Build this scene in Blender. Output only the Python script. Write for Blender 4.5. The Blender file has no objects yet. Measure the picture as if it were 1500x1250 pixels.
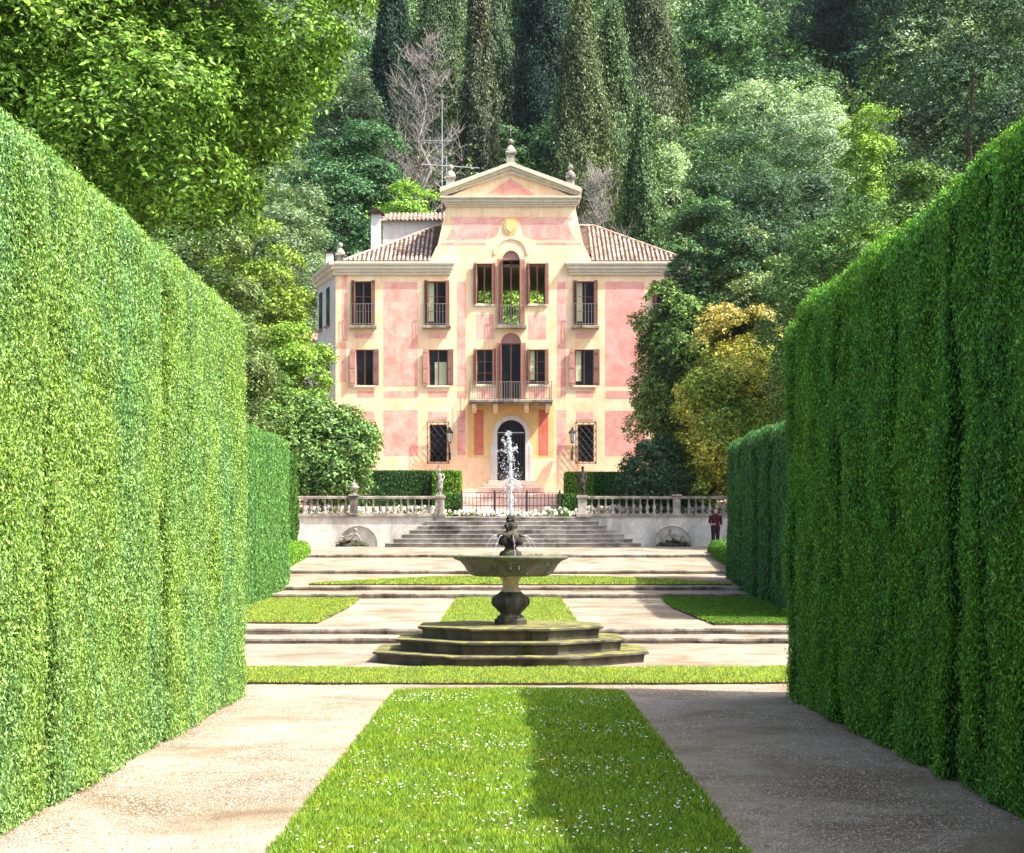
import bpy, bmesh, math, random
import numpy as np
from mathutils import Vector, Matrix

SC = bpy.context.scene
COL = SC.collection
random.seed(7)
RNG = np.random.default_rng(11)
F = 2400.0; AX = 745.0; HY = 800.0; CAMZ = 2.0
def WX(px, D): return (px - AX) * D / F
def WZ(py, D): return CAMZ + (HY - py) * D / F
R = math.radians

# ------------------------------------------------------------------ ground profile
PROFILE = [(-60, 0), (33.60, 0), (33.61, .10), (35.10, .11), (35.11, .22), (37.0, .23), (50.0, .40), (50.01, .53),
           (53.50, .55), (53.51, .67), (60.0, .975), (60.01, 1.095), (67.0, 1.525), (67.01, 1.645), (72.3, 1.93), (75.0, 1.97),
           (75.2, 1.97), (75.21, 3.34), (80.0, 3.45), (86.0, 4.72), (88.0, 4.90), (99, 5.0), (320, 118.0), (520, 150)]
PY = np.array([p[0] for p in PROFILE]); PZ = np.array([p[1] for p in PROFILE])
def gz(y): return float(np.interp(y, PY, PZ))
def hill_noise(x, y):
    x = np.asarray(x, float); y = np.asarray(y, float)
    k = np.clip((y - 104) / 30, 0, 1)
    return k * (2.2*np.sin(x*.071+1)*np.cos(y*.05) + 1.3*np.sin(x*.16+y*.11+2) + .7*np.sin(x*.31-y*.27)) + k*np.abs(x)*.05
def gzz(x, y): return float(np.interp(y, PY, PZ) + hill_noise(x, y))

# ------------------------------------------------------------------ node helpers
def new_mat(name):
    m = bpy.data.materials.new(name); m.use_nodes = True
    nt = m.node_tree; nt.nodes.clear()
    out = nt.nodes.new('ShaderNodeOutputMaterial')
    return m, nt, out
def N(nt, t, **kw):
    n = nt.nodes.new(t)
    for k, v in kw.items():
        if k.startswith('i_'):
            n.inputs[k[2:].replace('_', ' ')].default_value = v
        else: setattr(n, k, v)
    return n
def L(nt, a, b): nt.links.new(a, b)
def rgba(c): return (c[0], c[1], c[2], 1)
def noise(nt, vec, scale, detail=4, rough=.6, dist=0):
    n = N(nt, 'ShaderNodeTexNoise'); n.inputs['Scale'].default_value = scale
    n.inputs['Detail'].default_value = detail; n.inputs['Roughness'].default_value = rough
    n.inputs['Distortion'].default_value = dist
    if vec is not None: L(nt, vec, n.inputs['Vector'])
    return n
def ramp(nt, fac, stops):
    r = N(nt, 'ShaderNodeValToRGB'); cr = r.color_ramp
    while len(cr.elements) < len(stops): cr.elements.new(.5)
    for e, (p, c) in zip(cr.elements, stops): e.position = p; e.color = c if len(c) == 4 else rgba(c)
    L(nt, fac, r.inputs['Fac']); return r
def mix(nt, fac, a, b, mode='MIX'):
    m = N(nt, 'ShaderNodeMix', data_type='RGBA', blend_type=mode)
    for s, v in ((m.inputs[0], fac), (m.inputs[6], a), (m.inputs[7], b)):
        if hasattr(v, 'default_value') or hasattr(v, 'links'): L(nt, v, s)
        elif isinstance(v, (int, float)): s.default_value = v
        else: s.default_value = rgba(v)
    return m.outputs[2]
def mapping(nt, vec, scale=(1, 1, 1), rot=(0, 0, 0)):
    m = N(nt, 'ShaderNodeMapping'); m.inputs['Scale'].default_value = scale; m.inputs['Rotation'].default_value = rot
    L(nt, vec, m.inputs['Vector']); return m.outputs[0]
def bump(nt, h, strength, dist):
    b = N(nt, 'ShaderNodeBump'); b.inputs['Strength'].default_value = strength; b.inputs['Distance'].default_value = dist
    L(nt, h, b.inputs['Height']); return b.outputs[0]
def pbsdf(nt, out, col=None, rough=.8, normal=None, spec=.3, metal=0):
    p = N(nt, 'ShaderNodeBsdfPrincipled')
    if col is not None:
        if hasattr(col, 'links'): L(nt, col, p.inputs['Base Color'])
        else: p.inputs['Base Color'].default_value = rgba(col)
    if hasattr(rough, 'links'): L(nt, rough, p.inputs['Roughness'])
    else: p.inputs['Roughness'].default_value = rough
    p.inputs['Specular IOR Level'].default_value = spec
    p.inputs['Metallic'].default_value = metal
    if normal is not None: L(nt, normal, p.inputs['Normal'])
    if out is not None: L(nt, p.outputs[0], out.inputs['Surface'])
    return p
def objco(nt): return N(nt, 'ShaderNodeTexCoord').outputs['Object']
def geopos(nt): return N(nt, 'ShaderNodeNewGeometry').outputs['Position']

# ------------------------------------------------------------------ materials
def mat_leaf(name, tint=False, transl=.17, spec=.3, patch=.25, pscale=.5):
    m, nt, out = new_mat(name)
    base = N(nt, 'ShaderNodeObjectInfo').outputs['Color']
    if tint:
        base = N(nt, 'ShaderNodeAttribute', attribute_name='tint').outputs['Color']
    rnd = N(nt, 'ShaderNodeAttribute', attribute_name='rnd').outputs['Fac']
    hsv = N(nt, 'ShaderNodeHueSaturation'); L(nt, base, hsv.inputs['Color'])
    pw = N(nt, 'ShaderNodeMath', operation='POWER'); L(nt, rnd, pw.inputs[0]); pw.inputs[1].default_value = 1.7
    mr = N(nt, 'ShaderNodeMapRange'); L(nt, pw.outputs[0], mr.inputs['Value']); mr.inputs['To Min'].default_value = .28; mr.inputs['To Max'].default_value = 2.0  # wide random leaf tones imitate highlights and shade in the colour
    L(nt, mr.outputs[0], hsv.inputs['Value'])
    mh = N(nt, 'ShaderNodeMapRange'); L(nt, rnd, mh.inputs['Value']); mh.inputs['To Min'].default_value = .515; mh.inputs['To Max'].default_value = .485
    L(nt, mh.outputs[0], hsv.inputs['Hue'])
    if 'hedge' in name:
        br = ramp(nt, rnd, [(.980, (0, 0, 0)), (.984, (1, 1, 1))]).outputs[0]
        hsv_out = mix(nt, br, hsv.outputs[0], (.20, .13, .055))
    else: hsv_out = hsv.outputs[0]
    n = noise(nt, mapping(nt, geopos(nt), (1, 1, .35)), pscale, 3, .6)
    r = ramp(nt, n.outputs['Fac'], [(.36, (.80, .93, 1.15)), (.62, (1.16, 1.07, .74))])
    c = mix(nt, patch, hsv_out, r.outputs[0], 'MULTIPLY')
    p = pbsdf(nt, None, c, .5, None, spec*.6)
    t = N(nt, 'ShaderNodeBsdfTranslucent')
    tc = mix(nt, 1.0, c, (1.35, 1.45, .5), 'MULTIPLY'); L(nt, tc, t.inputs['Color'])
    ms = N(nt, 'ShaderNodeMixShader'); ms.inputs[0].default_value = transl
    L(nt, p.outputs[0], ms.inputs[1]); L(nt, t.outputs[0], ms.inputs[2]); L(nt, ms.outputs[0], out.inputs['Surface'])
    return m
def mat_simple(name, c, rough=.7, spec=.3, metal=0, var=.25, scale=6, bmp=0):
    m, nt, out = new_mat(name)
    o = objco(nt); n = noise(nt, o, scale, 6, .65)
    r = ramp(nt, n.outputs['Fac'], [(.3, tuple(x*(1-var) for x in c)), (.7, tuple(min(1, x*(1+var)) for x in c))])
    pbsdf(nt, out, r.outputs[0], rough, bump(nt, n.outputs['Fac'], .4, bmp) if bmp else None, spec, metal)
    return m
def mat_stone(name, c, dirt=(.06, .055, .045), moss=None, dirtamt=.5, scale=1.6, mossamt=.5, bd=.01):
    m, nt, out = new_mat(name)
    o = geopos(nt)
    n1 = noise(nt, o, scale*4, 8, .7); n2 = noise(nt, mapping(nt, o, (1, 1, .45)), scale, 5, .65, .6); n3 = noise(nt, o, scale*22, 4, .7)
    base = ramp(nt, n1.outputs['Fac'], [(.25, tuple(x*.62 for x in c)), (.55, c), (.8, tuple(min(1, x*1.25) for x in c))]).outputs[0]
    d = ramp(nt, n2.outputs['Fac'], [(.62-dirtamt*.35, (0, 0, 0)), (.80-dirtamt*.2, (1, 1, 1))]).outputs[0]
    col = mix(nt, d, base, dirt)
    sp = ramp(nt, n3.outputs['Fac'], [(.5, (1, 1, 1)), (.68, (.55, .55, .5))]).outputs[0]
    col = mix(nt, .7, col, sp, 'MULTIPLY')
    if moss:
        g = N(nt, 'ShaderNodeNewGeometry'); sx = N(nt, 'ShaderNodeSeparateXYZ'); L(nt, g.outputs['Normal'], sx.inputs[0])
        n4 = noise(nt, o, scale*2.3, 5, .7)
        a = N(nt, 'ShaderNodeMath', operation='MULTIPLY_ADD'); L(nt, sx.outputs[2], a.inputs[0]); a.inputs[1].default_value = .22; L(nt, n4.outputs['Fac'], a.inputs[2])
        mr = ramp(nt, a.outputs[0], [(.70-mossamt*.25, (0, 0, 0)), (.80-mossamt*.2, (1, 1, 1))]).outputs[0]
        mc = ramp(nt, n1.outputs['Fac'], [(.35, tuple(x*.45 for x in moss)), (.65, moss)]).outputs[0]
        col = mix(nt, mr, col, mc)
    ad = N(nt, 'ShaderNodeMath', operation='ADD'); L(nt, n1.outputs['Fac'], ad.inputs[0]); L(nt, n3.outputs['Fac'], ad.inputs[1])
    pbsdf(nt, out, col, .85, bump(nt, ad.outputs[0], .8, bd), .25)
    return m
def mat_plaster(name, c, fade=None, stain=.35, seed=0):
    m, nt, out = new_mat(name)
    o = geopos(nt); om = N(nt, 'ShaderNodeVectorMath', operation='ADD'); L(nt, o, om.inputs[0]); om.inputs[1].default_value = (seed*7.3, 0, seed*3.1); o = om.outputs[0]
    fade = fade or tuple(min(1, x*.5+.42) for x in c)
    n1 = noise(nt, o, 1.1, 9, .74, .5); n2 = noise(nt, mapping(nt, o, (3.2, 3.2, .32)), 1.2, 8, .75); n3 = noise(nt, o, 14, 5, .7)
    f = ramp(nt, n1.outputs['Fac'], [(.38, (0, 0, 0)), (.68, (1, 1, 1))]).outputs[0]
    col = mix(nt, f, c, fade)
    s = ramp(nt, n2.outputs['Fac'], [(.50, (1, 1, 1)), (.78, (.66, .60, .52))]).outputs[0]
    col = mix(nt, stain*2, col, s, 'MULTIPLY')
    g = ramp(nt, n3.outputs['Fac'], [(.3, (.86, .86, .86)), (.6, (1.05, 1.05, 1.05))]).outputs[0]
    col = mix(nt, .8, col, g, 'MULTIPLY')
    pbsdf(nt, out, col, .9, bump(nt, n3.outputs['Fac'], .3, .01), .15)
    return m
def mat_gravel(name):
    m, nt, out = new_mat(name)
    o = geopos(nt)
    v = N(nt, 'ShaderNodeTexVoronoi'); v.inputs['Scale'].default_value = 70; L(nt, o, v.inputs['Vector'])
    n1 = noise(nt, o, .55, 6, .62, .7); n2 = noise(nt, o, 45, 4, .7); n3 = noise(nt, o, 3.2, 6, .7)
    base = ramp(nt, n1.outputs['Fac'], [(.34, (.205, .155, .105)), (.48, (.295, .245, .185)), (.64, (.39, .34, .27))]).outputs[0]
    st = ramp(nt, v.outputs['Color'], [(.1, (.62, .6, .58)), (.9, (1.22, 1.18, 1.14))]).outputs[0]
    col = mix(nt, .8, base, st, 'MULTIPLY')
    g = ramp(nt, n3.outputs['Fac'], [(.35, (.8, .76, .72)), (.6, (1.06, 1.06, 1.06))]).outputs[0]
    col = mix(nt, .8, col, g, 'MULTIPLY')
    h = N(nt, 'ShaderNodeMath', operation='ADD'); L(nt, v.outputs['Distance'], h.inputs[0]); L(nt, n2.outputs['Fac'], h.inputs[1])
    h2 = N(nt, 'ShaderNodeMath', operation='MULTIPLY_ADD'); L(nt, n3.outputs['Fac'], h2.inputs[0]); h2.inputs[1].default_value = 3; L(nt, h.outputs[0], h2.inputs[2])
    pbsdf(nt, out, col, .92, bump(nt, h2.outputs[0], .7, .012), .15)
    return m
def mat_ground(name):
    m, nt, out = new_mat(name)
    o = geopos(nt); n = noise(nt, o, .25, 7, .7); n2 = noise(nt, o, 3, 5, .7)
    a = ramp(nt, n.outputs['Fac'], [(.4, (.035, .05, .018)), (.55, (.06, .085, .025)), (.68, (.14, .11, .065))]).outputs[0]
    b = ramp(nt, n2.outputs['Fac'], [(.35, (.5, .5, .5)), (.65, (1.2, 1.2, 1.2))]).outputs[0]
    pbsdf(nt, out, mix(nt, .8, a, b, 'MULTIPLY'), .95, bump(nt, n2.outputs['Fac'], .8, .15), .1)
    return m
def mat_tile(name):
    m, nt, out = new_mat(name)
    t = N(nt, 'ShaderNodeAttribute', attribute_name='rnd').outputs['Fac']
    n = noise(nt, geopos(nt), 3.0, 6, .7)
    a = ramp(nt, t, [(0, (.05, .03, .025)), (.08, (.27, .17, .13)), (.4, (.47, .34, .27)), (.7, (.58, .46, .38)), (1, (.66, .58, .50))]).outputs[0]
    l = ramp(nt, n.outputs['Fac'], [(.42, (.45, .42, .38)), (.6, (1.1, 1.08, 1.05))]).outputs[0]
    pbsdf(nt, out, mix(nt, .85, a, l, 'MULTIPLY'), .85, bump(nt, n.outputs['Fac'], .5, .02), .2)
    return m
def mat_water(name):
    m, nt, out = new_mat(name)
    p = pbsdf(nt, out, (.95, .98, 1), .12, None, .6)
    p.inputs['Transmission Weight'].default_value = .75; p.inputs['IOR'].default_value = 1.33
    return m
def mat_foam(name):
    m, nt, out = new_mat(name); p = pbsdf(nt, out, (.93, .96, 1), .15, None, .6); p.inputs['Transmission Weight'].default_value = .45; p.inputs['IOR'].default_value = 1.33; return m
def mat_glass(name):
    m, nt, out = new_mat(name)
    n = noise(nt, geopos(nt), .9, 3, .6)
    c = ramp(nt, n.outputs['Fac'], [(.35, (.006, .007, .011)), (.7, (.020, .027, .036))]).outputs[0]
    pbsdf(nt, out, c, .2, None, .12); return m

M = dict(
    leaf=mat_leaf('leaf'), leaft=mat_leaf('leaf_mixed', tint=True, patch=.3, pscale=.07), needle=mat_leaf('needle', transl=.12, spec=.2, patch=.3, pscale=.3),
    hedge=mat_leaf('hedge_leaf', transl=.28, spec=.3, patch=.8, pscale=1.3), hedge_fine=mat_leaf('hedge_leaf_fine', transl=.30, spec=.3, patch=.45, pscale=.7),  # second leaf material has weaker, broader colour patches
    grass=mat_leaf('grass_blade', transl=.40, spec=.2, patch=.75, pscale=2.2),
    core=mat_simple('hedge_core', (.018, .04, .012), .95, .05, var=.5, scale=5, bmp=.05),
    bark=mat_simple('bark', (.10, .075, .055), .95, .1, var=.4, scale=9, bmp=.03),
    deadwood=mat_simple('dead_twigs', (.27, .245, .22), .95, .1, var=.3, scale=5),
    gravel=mat_gravel('gravel'), ground=mat_ground('forest_floor'), soil=mat_simple('soil', (.075, .055, .035), .95, .1, var=.45, scale=14, bmp=.02),
    pebble=mat_simple('pebble', (.43, .36, .29), .85, .2, var=.55, scale=28),
    litter=mat_simple('litter', (.17, .11, .07), .9, .1, var=.5, scale=30),
    stone=mat_stone('pale_stone', (.44, .40, .34), dirtamt=.55), stone_d=mat_stone('worn_stone', (.40, .34, .275), dirt=(.07, .06, .05), dirtamt=.62),
    stair=mat_stone('stair_stone', (.40, .37, .33), dirt=(.10, .085, .07), dirtamt=.6, scale=1.2),
    wallstone=mat_stone('wall_render', (.66, .61, .54), dirt=(.27, .25, .23), dirtamt=.46, scale=.9),
    mossy=mat_stone('mossy_stone', (.11, .10, .07), dirt=(.022, .020, .016), moss=(.26, .25, .06), dirtamt=.62, scale=1.6, mossamt=.22),
    mossbowl=mat_stone('bowl_stone', (.17, .17, .13), dirt=(.035, .04, .03), moss=(.13, .20, .045), dirtamt=.60, scale=1.8, mossamt=.45),
    darkst=mat_stone('wet_and_shaded_stone', (.07, .062, .05), dirt=(.012, .010, .010), moss=(.10, .12, .03), dirtamt=.65, scale=4, mossamt=.25),  # dark stone, wet on the fountain, standing in for shade on one statue
    neckst=mat_stone('buff_stone', (.52, .43, .30), dirt=(.10, .08, .05), dirtamt=.35, scale=5),
    statue=mat_stone('statue_stone', (.42, .38, .34), dirt=(.09, .08, .07), dirtamt=.5, scale=5),
    cream=mat_plaster('cream_plaster', (.84, .55, .31), fade=(.88, .74, .54), stain=.32), ochre=mat_plaster('ochre_plaster', (.72, .45, .15), fade=(.78, .57, .30), seed=2, stain=.2),
    pink=mat_plaster('pink_plaster', (.72, .28, .22), fade=(.85, .55, .47), seed=1, stain=.30), rose=mat_plaster('rose_plaster', (.70, .28, .24), fade=(.82, .47, .41), seed=4, stain=.25),
    red=mat_plaster('red_plaster', (.55, .13, .08), fade=(.62, .24, .17), seed=3, stain=.1), grey=mat_plaster('grey_plaster', (.56, .53, .50), seed=5, stain=.35),
    corn=mat_plaster('cornice_stone', (.68, .61, .48), fade=(.58, .52, .42), seed=6, stain=.42), tympanum=mat_simple('tympanum', (.34, .19, .16), .85, var=.2),
    tile=mat_tile('roof_tile'), wood=mat_simple('brown_wood', (.20, .095, .06), .7, .3, var=.3, scale=8), shut=mat_simple('faded_red_shutter', (.34, .17, .13), .8, .2, var=.25, scale=5),
    pinkshut=mat_simple('pink_shutter', (.30, .15, .13), .8, .2, var=.2, scale=5), glass=mat_glass('dark_glass'), curtain=mat_simple('curtain', (.40, .45, .32), .9, .1, var=.1),
    greyiron=mat_simple('grey_iron', (.22, .19, .17), .6, .4, .2, var=.2), iron=mat_simple('wrought_iron', (.035, .030, .028), .6, .4, .3, var=.3), steel=mat_simple('galvanised_steel', (.42, .44, .45), .45, .5, .7, var=.15),
    lampglass=mat_simple('lamp_glass', (.55, .58, .55), .25, .5, var=.1), water=mat_water('water'), foam=mat_foam('splashing_water'),
    petal=mat_simple('white_petal', (.82, .82, .78), .6, .2, var=.08, scale=30), brick=mat_simple('brick', (.42, .22, .15), .9, .1, var=.35, scale=7, bmp=.02),
    terra=mat_simple('reddish_stone', (.55, .36, .29), .85, .2, var=.25, scale=3), inner=mat_simple('room_plaster', (.30, .27, .22), .9, .1, var=.1),
    skin=mat_simple('skin', (.50, .30, .22), .6, .3, var=.05), cloth_dark=mat_simple('dark_cloth', (.03, .02, .025), .9, .1, var=.3), cloth_red=mat_simple('maroon_cloth', (.055, .014, .02), .9, .1, var=.2),
    hair=mat_simple('dark_hair', (.03, .02, .015), .6, .3, var=.3), bag=mat_simple('red_bag', (.16, .02, .02), .7, .2, var=.2),
)

# ------------------------------------------------------------------ object helpers
def tag(o, label=None, cat=None, group=None, kind=None):
    if label: o['label'] = label
    if cat: o['category'] = cat
    if group: o['group'] = group
    if kind: o['kind'] = kind
    return o
def empty(name, loc=(0, 0, 0), rz=0, label=None, cat=None, group=None):
    o = bpy.data.objects.new(name, None); COL.objects.link(o); o.location = loc; o.rotation_euler = (0, 0, rz)
    o.empty_display_size = .3
    return tag(o, label, cat, group)
def link_mesh(name, me, mat, parent=None, color=None):
    o = bpy.data.objects.new(name, me); COL.objects.link(o)
    if mat is not None and not len(me.materials): me.materials.append(mat)
    if parent is not None: o.parent = parent
    if color: o.color = rgba(color)
    return o
def copy_tree(o, parent=None):
    c = o.copy(); COL.objects.link(c)
    if parent is not None: c.parent = parent
    for ch in [x for x in o.children]: copy_tree(ch, c)
    return c
class MB:
    def __init__(s): s.v = []; s.f = []; s.sm = []; s.rn = []
    def add(s, vs, fs, smooth=False, rnd=0.5):
        b = len(s.v); s.v += [tuple(v) for v in vs]
        for f in fs: s.f.append(tuple(b+i for i in f)); s.sm.append(smooth); s.rn.append(rnd)
    def box(s, x0, x1, y0, y1, z0, z1, rnd=.5):
        s.add([(x0,y0,z0),(x1,y0,z0),(x1,y1,z0),(x0,y1,z0),(x0,y0,z1),(x1,y0,z1),(x1,y1,z1),(x0,y1,z1)],
              [(0,3,2,1),(4,5,6,7),(0,1,5,4),(1,2,6,5),(2,3,7,6),(3,0,4,7)], rnd=rnd); return s
    def bevbox(s, x0, x1, y0, y1, z0, z1, b=.01):
        # box with chamfered top edge
        s.add([(x0,y0,z0),(x1,y0,z0),(x1,y1,z0),(x0,y1,z0),(x0,y0,z1-b),(x1,y0,z1-b),(x1,y1,z1-b),(x0,y1,z1-b),
               (x0+b,y0+b,z1),(x1-b,y0+b,z1),(x1-b,y1-b,z1),(x0+b,y1-b,z1)],
              [(0,3,2,1),(0,1,5,4),(1,2,6,5),(2,3,7,6),(3,0,4,7),(4,5,9,8),(5,6,10,9),(6,7,11,10),(7,4,8,11),(8,9,10,11)]); return s
    def prism(s, pts, y0, y1):   # pts (x,z) outline, extruded along y
        n = len(pts); s.add([(x,y0,z) for x,z in pts]+[(x,y1,z) for x,z in pts],
              [tuple(range(n)), tuple(range(2*n-1,n-1,-1))]+[(i,i+n,(i+1)%n+n,(i+1)%n) for i in range(n)]); return s
    def slab(s, pts, z0, z1):    # pts (x,y) outline
        n = len(pts); s.add([(x,y,z0) for x,y in pts]+[(x,y,z1) for x,y in pts],
              [tuple(range(n-1,-1,-1)), tuple(range(n,2*n))]+[(i,(i+1)%n,(i+1)%n+n,i+n) for i in range(n)]); return s
    def lathe(s, prof, c=(0,0,0), n=24, ph=0, smooth=True, sx=1, sy=1):
        vs = []; fs = []
        for r, z in prof:
            for k in range(n):
                a = 2*math.pi*k/n+ph; vs.append((c[0]+r*sx*math.cos(a), c[1]+r*sy*math.sin(a), c[2]+z))
        for j in range(len(prof)-1):
            for k in range(n): fs.append((j*n+k, j*n+(k+1)%n, (j+1)*n+(k+1)%n, (j+1)*n+k))
        s.add(vs, fs, smooth)
        s.add(vs[:n], [tuple(range(n-1,-1,-1))]); s.add(vs[-n:], [tuple(range(n))]); return s
    def tube(s, pts, rad, n=6, smooth=True):
        pts = [Vector(p) for p in pts]
        rr = rad if isinstance(rad, (list, tuple)) else [rad]*len(pts)
        vs = []; fs = []
        up = Vector((0,0,1)) if abs((pts[-1]-pts[0]).normalized().z) < .9 else Vector((1,0,0))
        for i, p in enumerate(pts):
            t = (pts[min(i+1,len(pts)-1)]-pts[max(i-1,0)]).normalized()
            a = t.cross(up).normalized(); b = t.cross(a)
            for k in range(n):
                th = 2*math.pi*k/n; vs.append(p+a*math.cos(th)*rr[i]+b*math.sin(th)*rr[i])
        for j in range(len(pts)-1):
            for k in range(n): fs.append((j*n+k, j*n+(k+1)%n, (j+1)*n+(k+1)%n, (j+1)*n+k))
        s.add(vs, fs, smooth); s.add(vs[:n], [tuple(range(n-1,-1,-1))]); s.add(vs[-n:], [tuple(range(n))]); return s
    def ball(s, c, r, n=10, sz=1):
        prof = [(r*math.sin(math.pi*i/n)+1e-4, -r*sz*math.cos(math.pi*i/n)) for i in range(n+1)]
        return s.lathe(prof, c, n+2)
    def build(s, name, mat, parent=None, loc=None, bevel=0):
        me = bpy.data.meshes.new(name); me.from_pydata(s.v, [], s.f); me.materials.append(mat)
        me.polygons.foreach_set('use_smooth', s.sm)
        if any(r != .5 for r in s.rn):
            a = me.attributes.new('rnd', 'FLOAT', 'FACE'); a.data.foreach_set('value', s.rn)
        me.update()
        bm = bmesh.new(); bm.from_mesh(me); bmesh.ops.recalc_face_normals(bm, faces=bm.faces); bm.to_mesh(me); bm.free()
        o = bpy.data.objects.new(name, me); COL.objects.link(o)
        if parent is not None: o.parent = parent
        if loc: o.location = loc
        if bevel:
            md = o.modifiers.new('b', 'BEVEL'); md.width = bevel; md.segments = 2; md.limit_method = 'ANGLE'
        return o

# ------------------------------------------------------------------ leaf clouds (numpy)
def norm(a): return a/np.maximum(np.linalg.norm(a, axis=1, keepdims=True), 1e-9)
def leaf_mesh(name, P, NRM, T, size, aspect, rng, tint=None, shape='quad'):
    n = len(P); NRM = norm(NRM); T = norm(T - NRM*np.sum(T*NRM, axis=1, keepdims=True)); B = np.cross(NRM, T)
    size = np.broadcast_to(np.asarray(size, float), (n,))[:, None]; w = size*aspect
    fold = NRM*size*.18
    V = np.empty((n, 4, 3), np.float32)
    V[:, 0] = P - T*size; V[:, 1] = P + B*w + fold - T*size*.15; V[:, 2] = P + T*size; V[:, 3] = P - B*w + fold - T*size*.15
    me = bpy.data.meshes.new(name)
    me.vertices.add(n*4); me.vertices.foreach_set('co', V.ravel())
    me.loops.add(n*4); me.loops.foreach_set('vertex_index', np.arange(n*4, dtype=np.int32))
    me.polygons.add(n); me.polygons.foreach_set('loop_start', np.arange(0, n*4, 4, dtype=np.int32))
    me.polygons.foreach_set('loop_total', np.full(n, 4, np.int32))
    me.update(calc_edges=True)
    a = me.attributes.new('rnd', 'FLOAT', 'FACE'); a.data.foreach_set('value', rng.random(n).astype(np.float32))
    if tint is not None:
        a = me.attributes.new('tint', 'FLOAT_COLOR', 'FACE')
        c = np.ones((n, 4), np.float32); c[:, :3] = tint; a.data.foreach_set('color', c.ravel())
    return me
def rdir(rng, n): return norm(rng.normal(size=(n, 3)))
def crown(rng, rx, rz, n, leaf, nl=26, spray=.5, k=16, droop=.35, lobe=.36, low=-.75):
    """leaf points of a lumpy crown, centred at the origin: lobes -> sprays -> leaves"""
    d = rdir(rng, nl*3); d = d[d[:, 2] > low][:nl]; nl = len(d)
    lc = d*np.array([rx, rx, rz])*rng.uniform(.45, .80, (nl, 1))
    lr = rng.uniform(lobe*.7, lobe*1.25, nl)*rx
    # a centre lobe
    lc = np.vstack([lc, [[0, 0, 0]]]); lr = np.append(lr, rx*.6)
    ns = n//k
    w = lr**2; idx = rng.choice(len(lr), ns, p=w/w.sum())
    dd = rdir(rng, ns); dd[:, 2] = np.where(rng.random(ns) < .3, np.abs(dd[:, 2]), dd[:, 2])
    rad = lr[idx]*(1-.45*rng.random(ns)**2.2)
    C = lc[idx] + dd*rad[:, None]*np.array([1, 1, .8])
    out = norm(dd*.8 + norm(C/np.array([rx, rx, rz]))*.6)
    ax = norm(out*np.array([1, 1, .4]) + rng.normal(size=(ns, 3))*.35)
    t = np.linspace(0, 1, k)[None, :, None]
    side = norm(np.cross(ax, np.array([0, 0, 1.]))+1e-6)
    L_ = spray*rng.uniform(.5, 1.3, (ns, 1, 1))
    P = C[:, None, :] + ax[:, None, :]*L_*t - np.array([0, 0, 1.])*(droop*L_*t**2)
    alt = np.where(np.arange(k) % 2 == 0, 1, -1)[None, :, None]
    P = P + side[:, None, :]*alt*leaf*1.0 + rng.normal(size=P.shape)*leaf*.8
    NR = np.array([0, 0, 1.])*.75 + out[:, None, :]*.55 + rng.normal(size=P.shape)*.45
    T = side[:, None, :]*alt + ax[:, None, :]*.8 - np.array([0, 0, .5]) + rng.normal(size=P.shape)*.3
    return P.reshape(-1, 3), NR.reshape(-1, 3), T.reshape(-1, 3)
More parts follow.
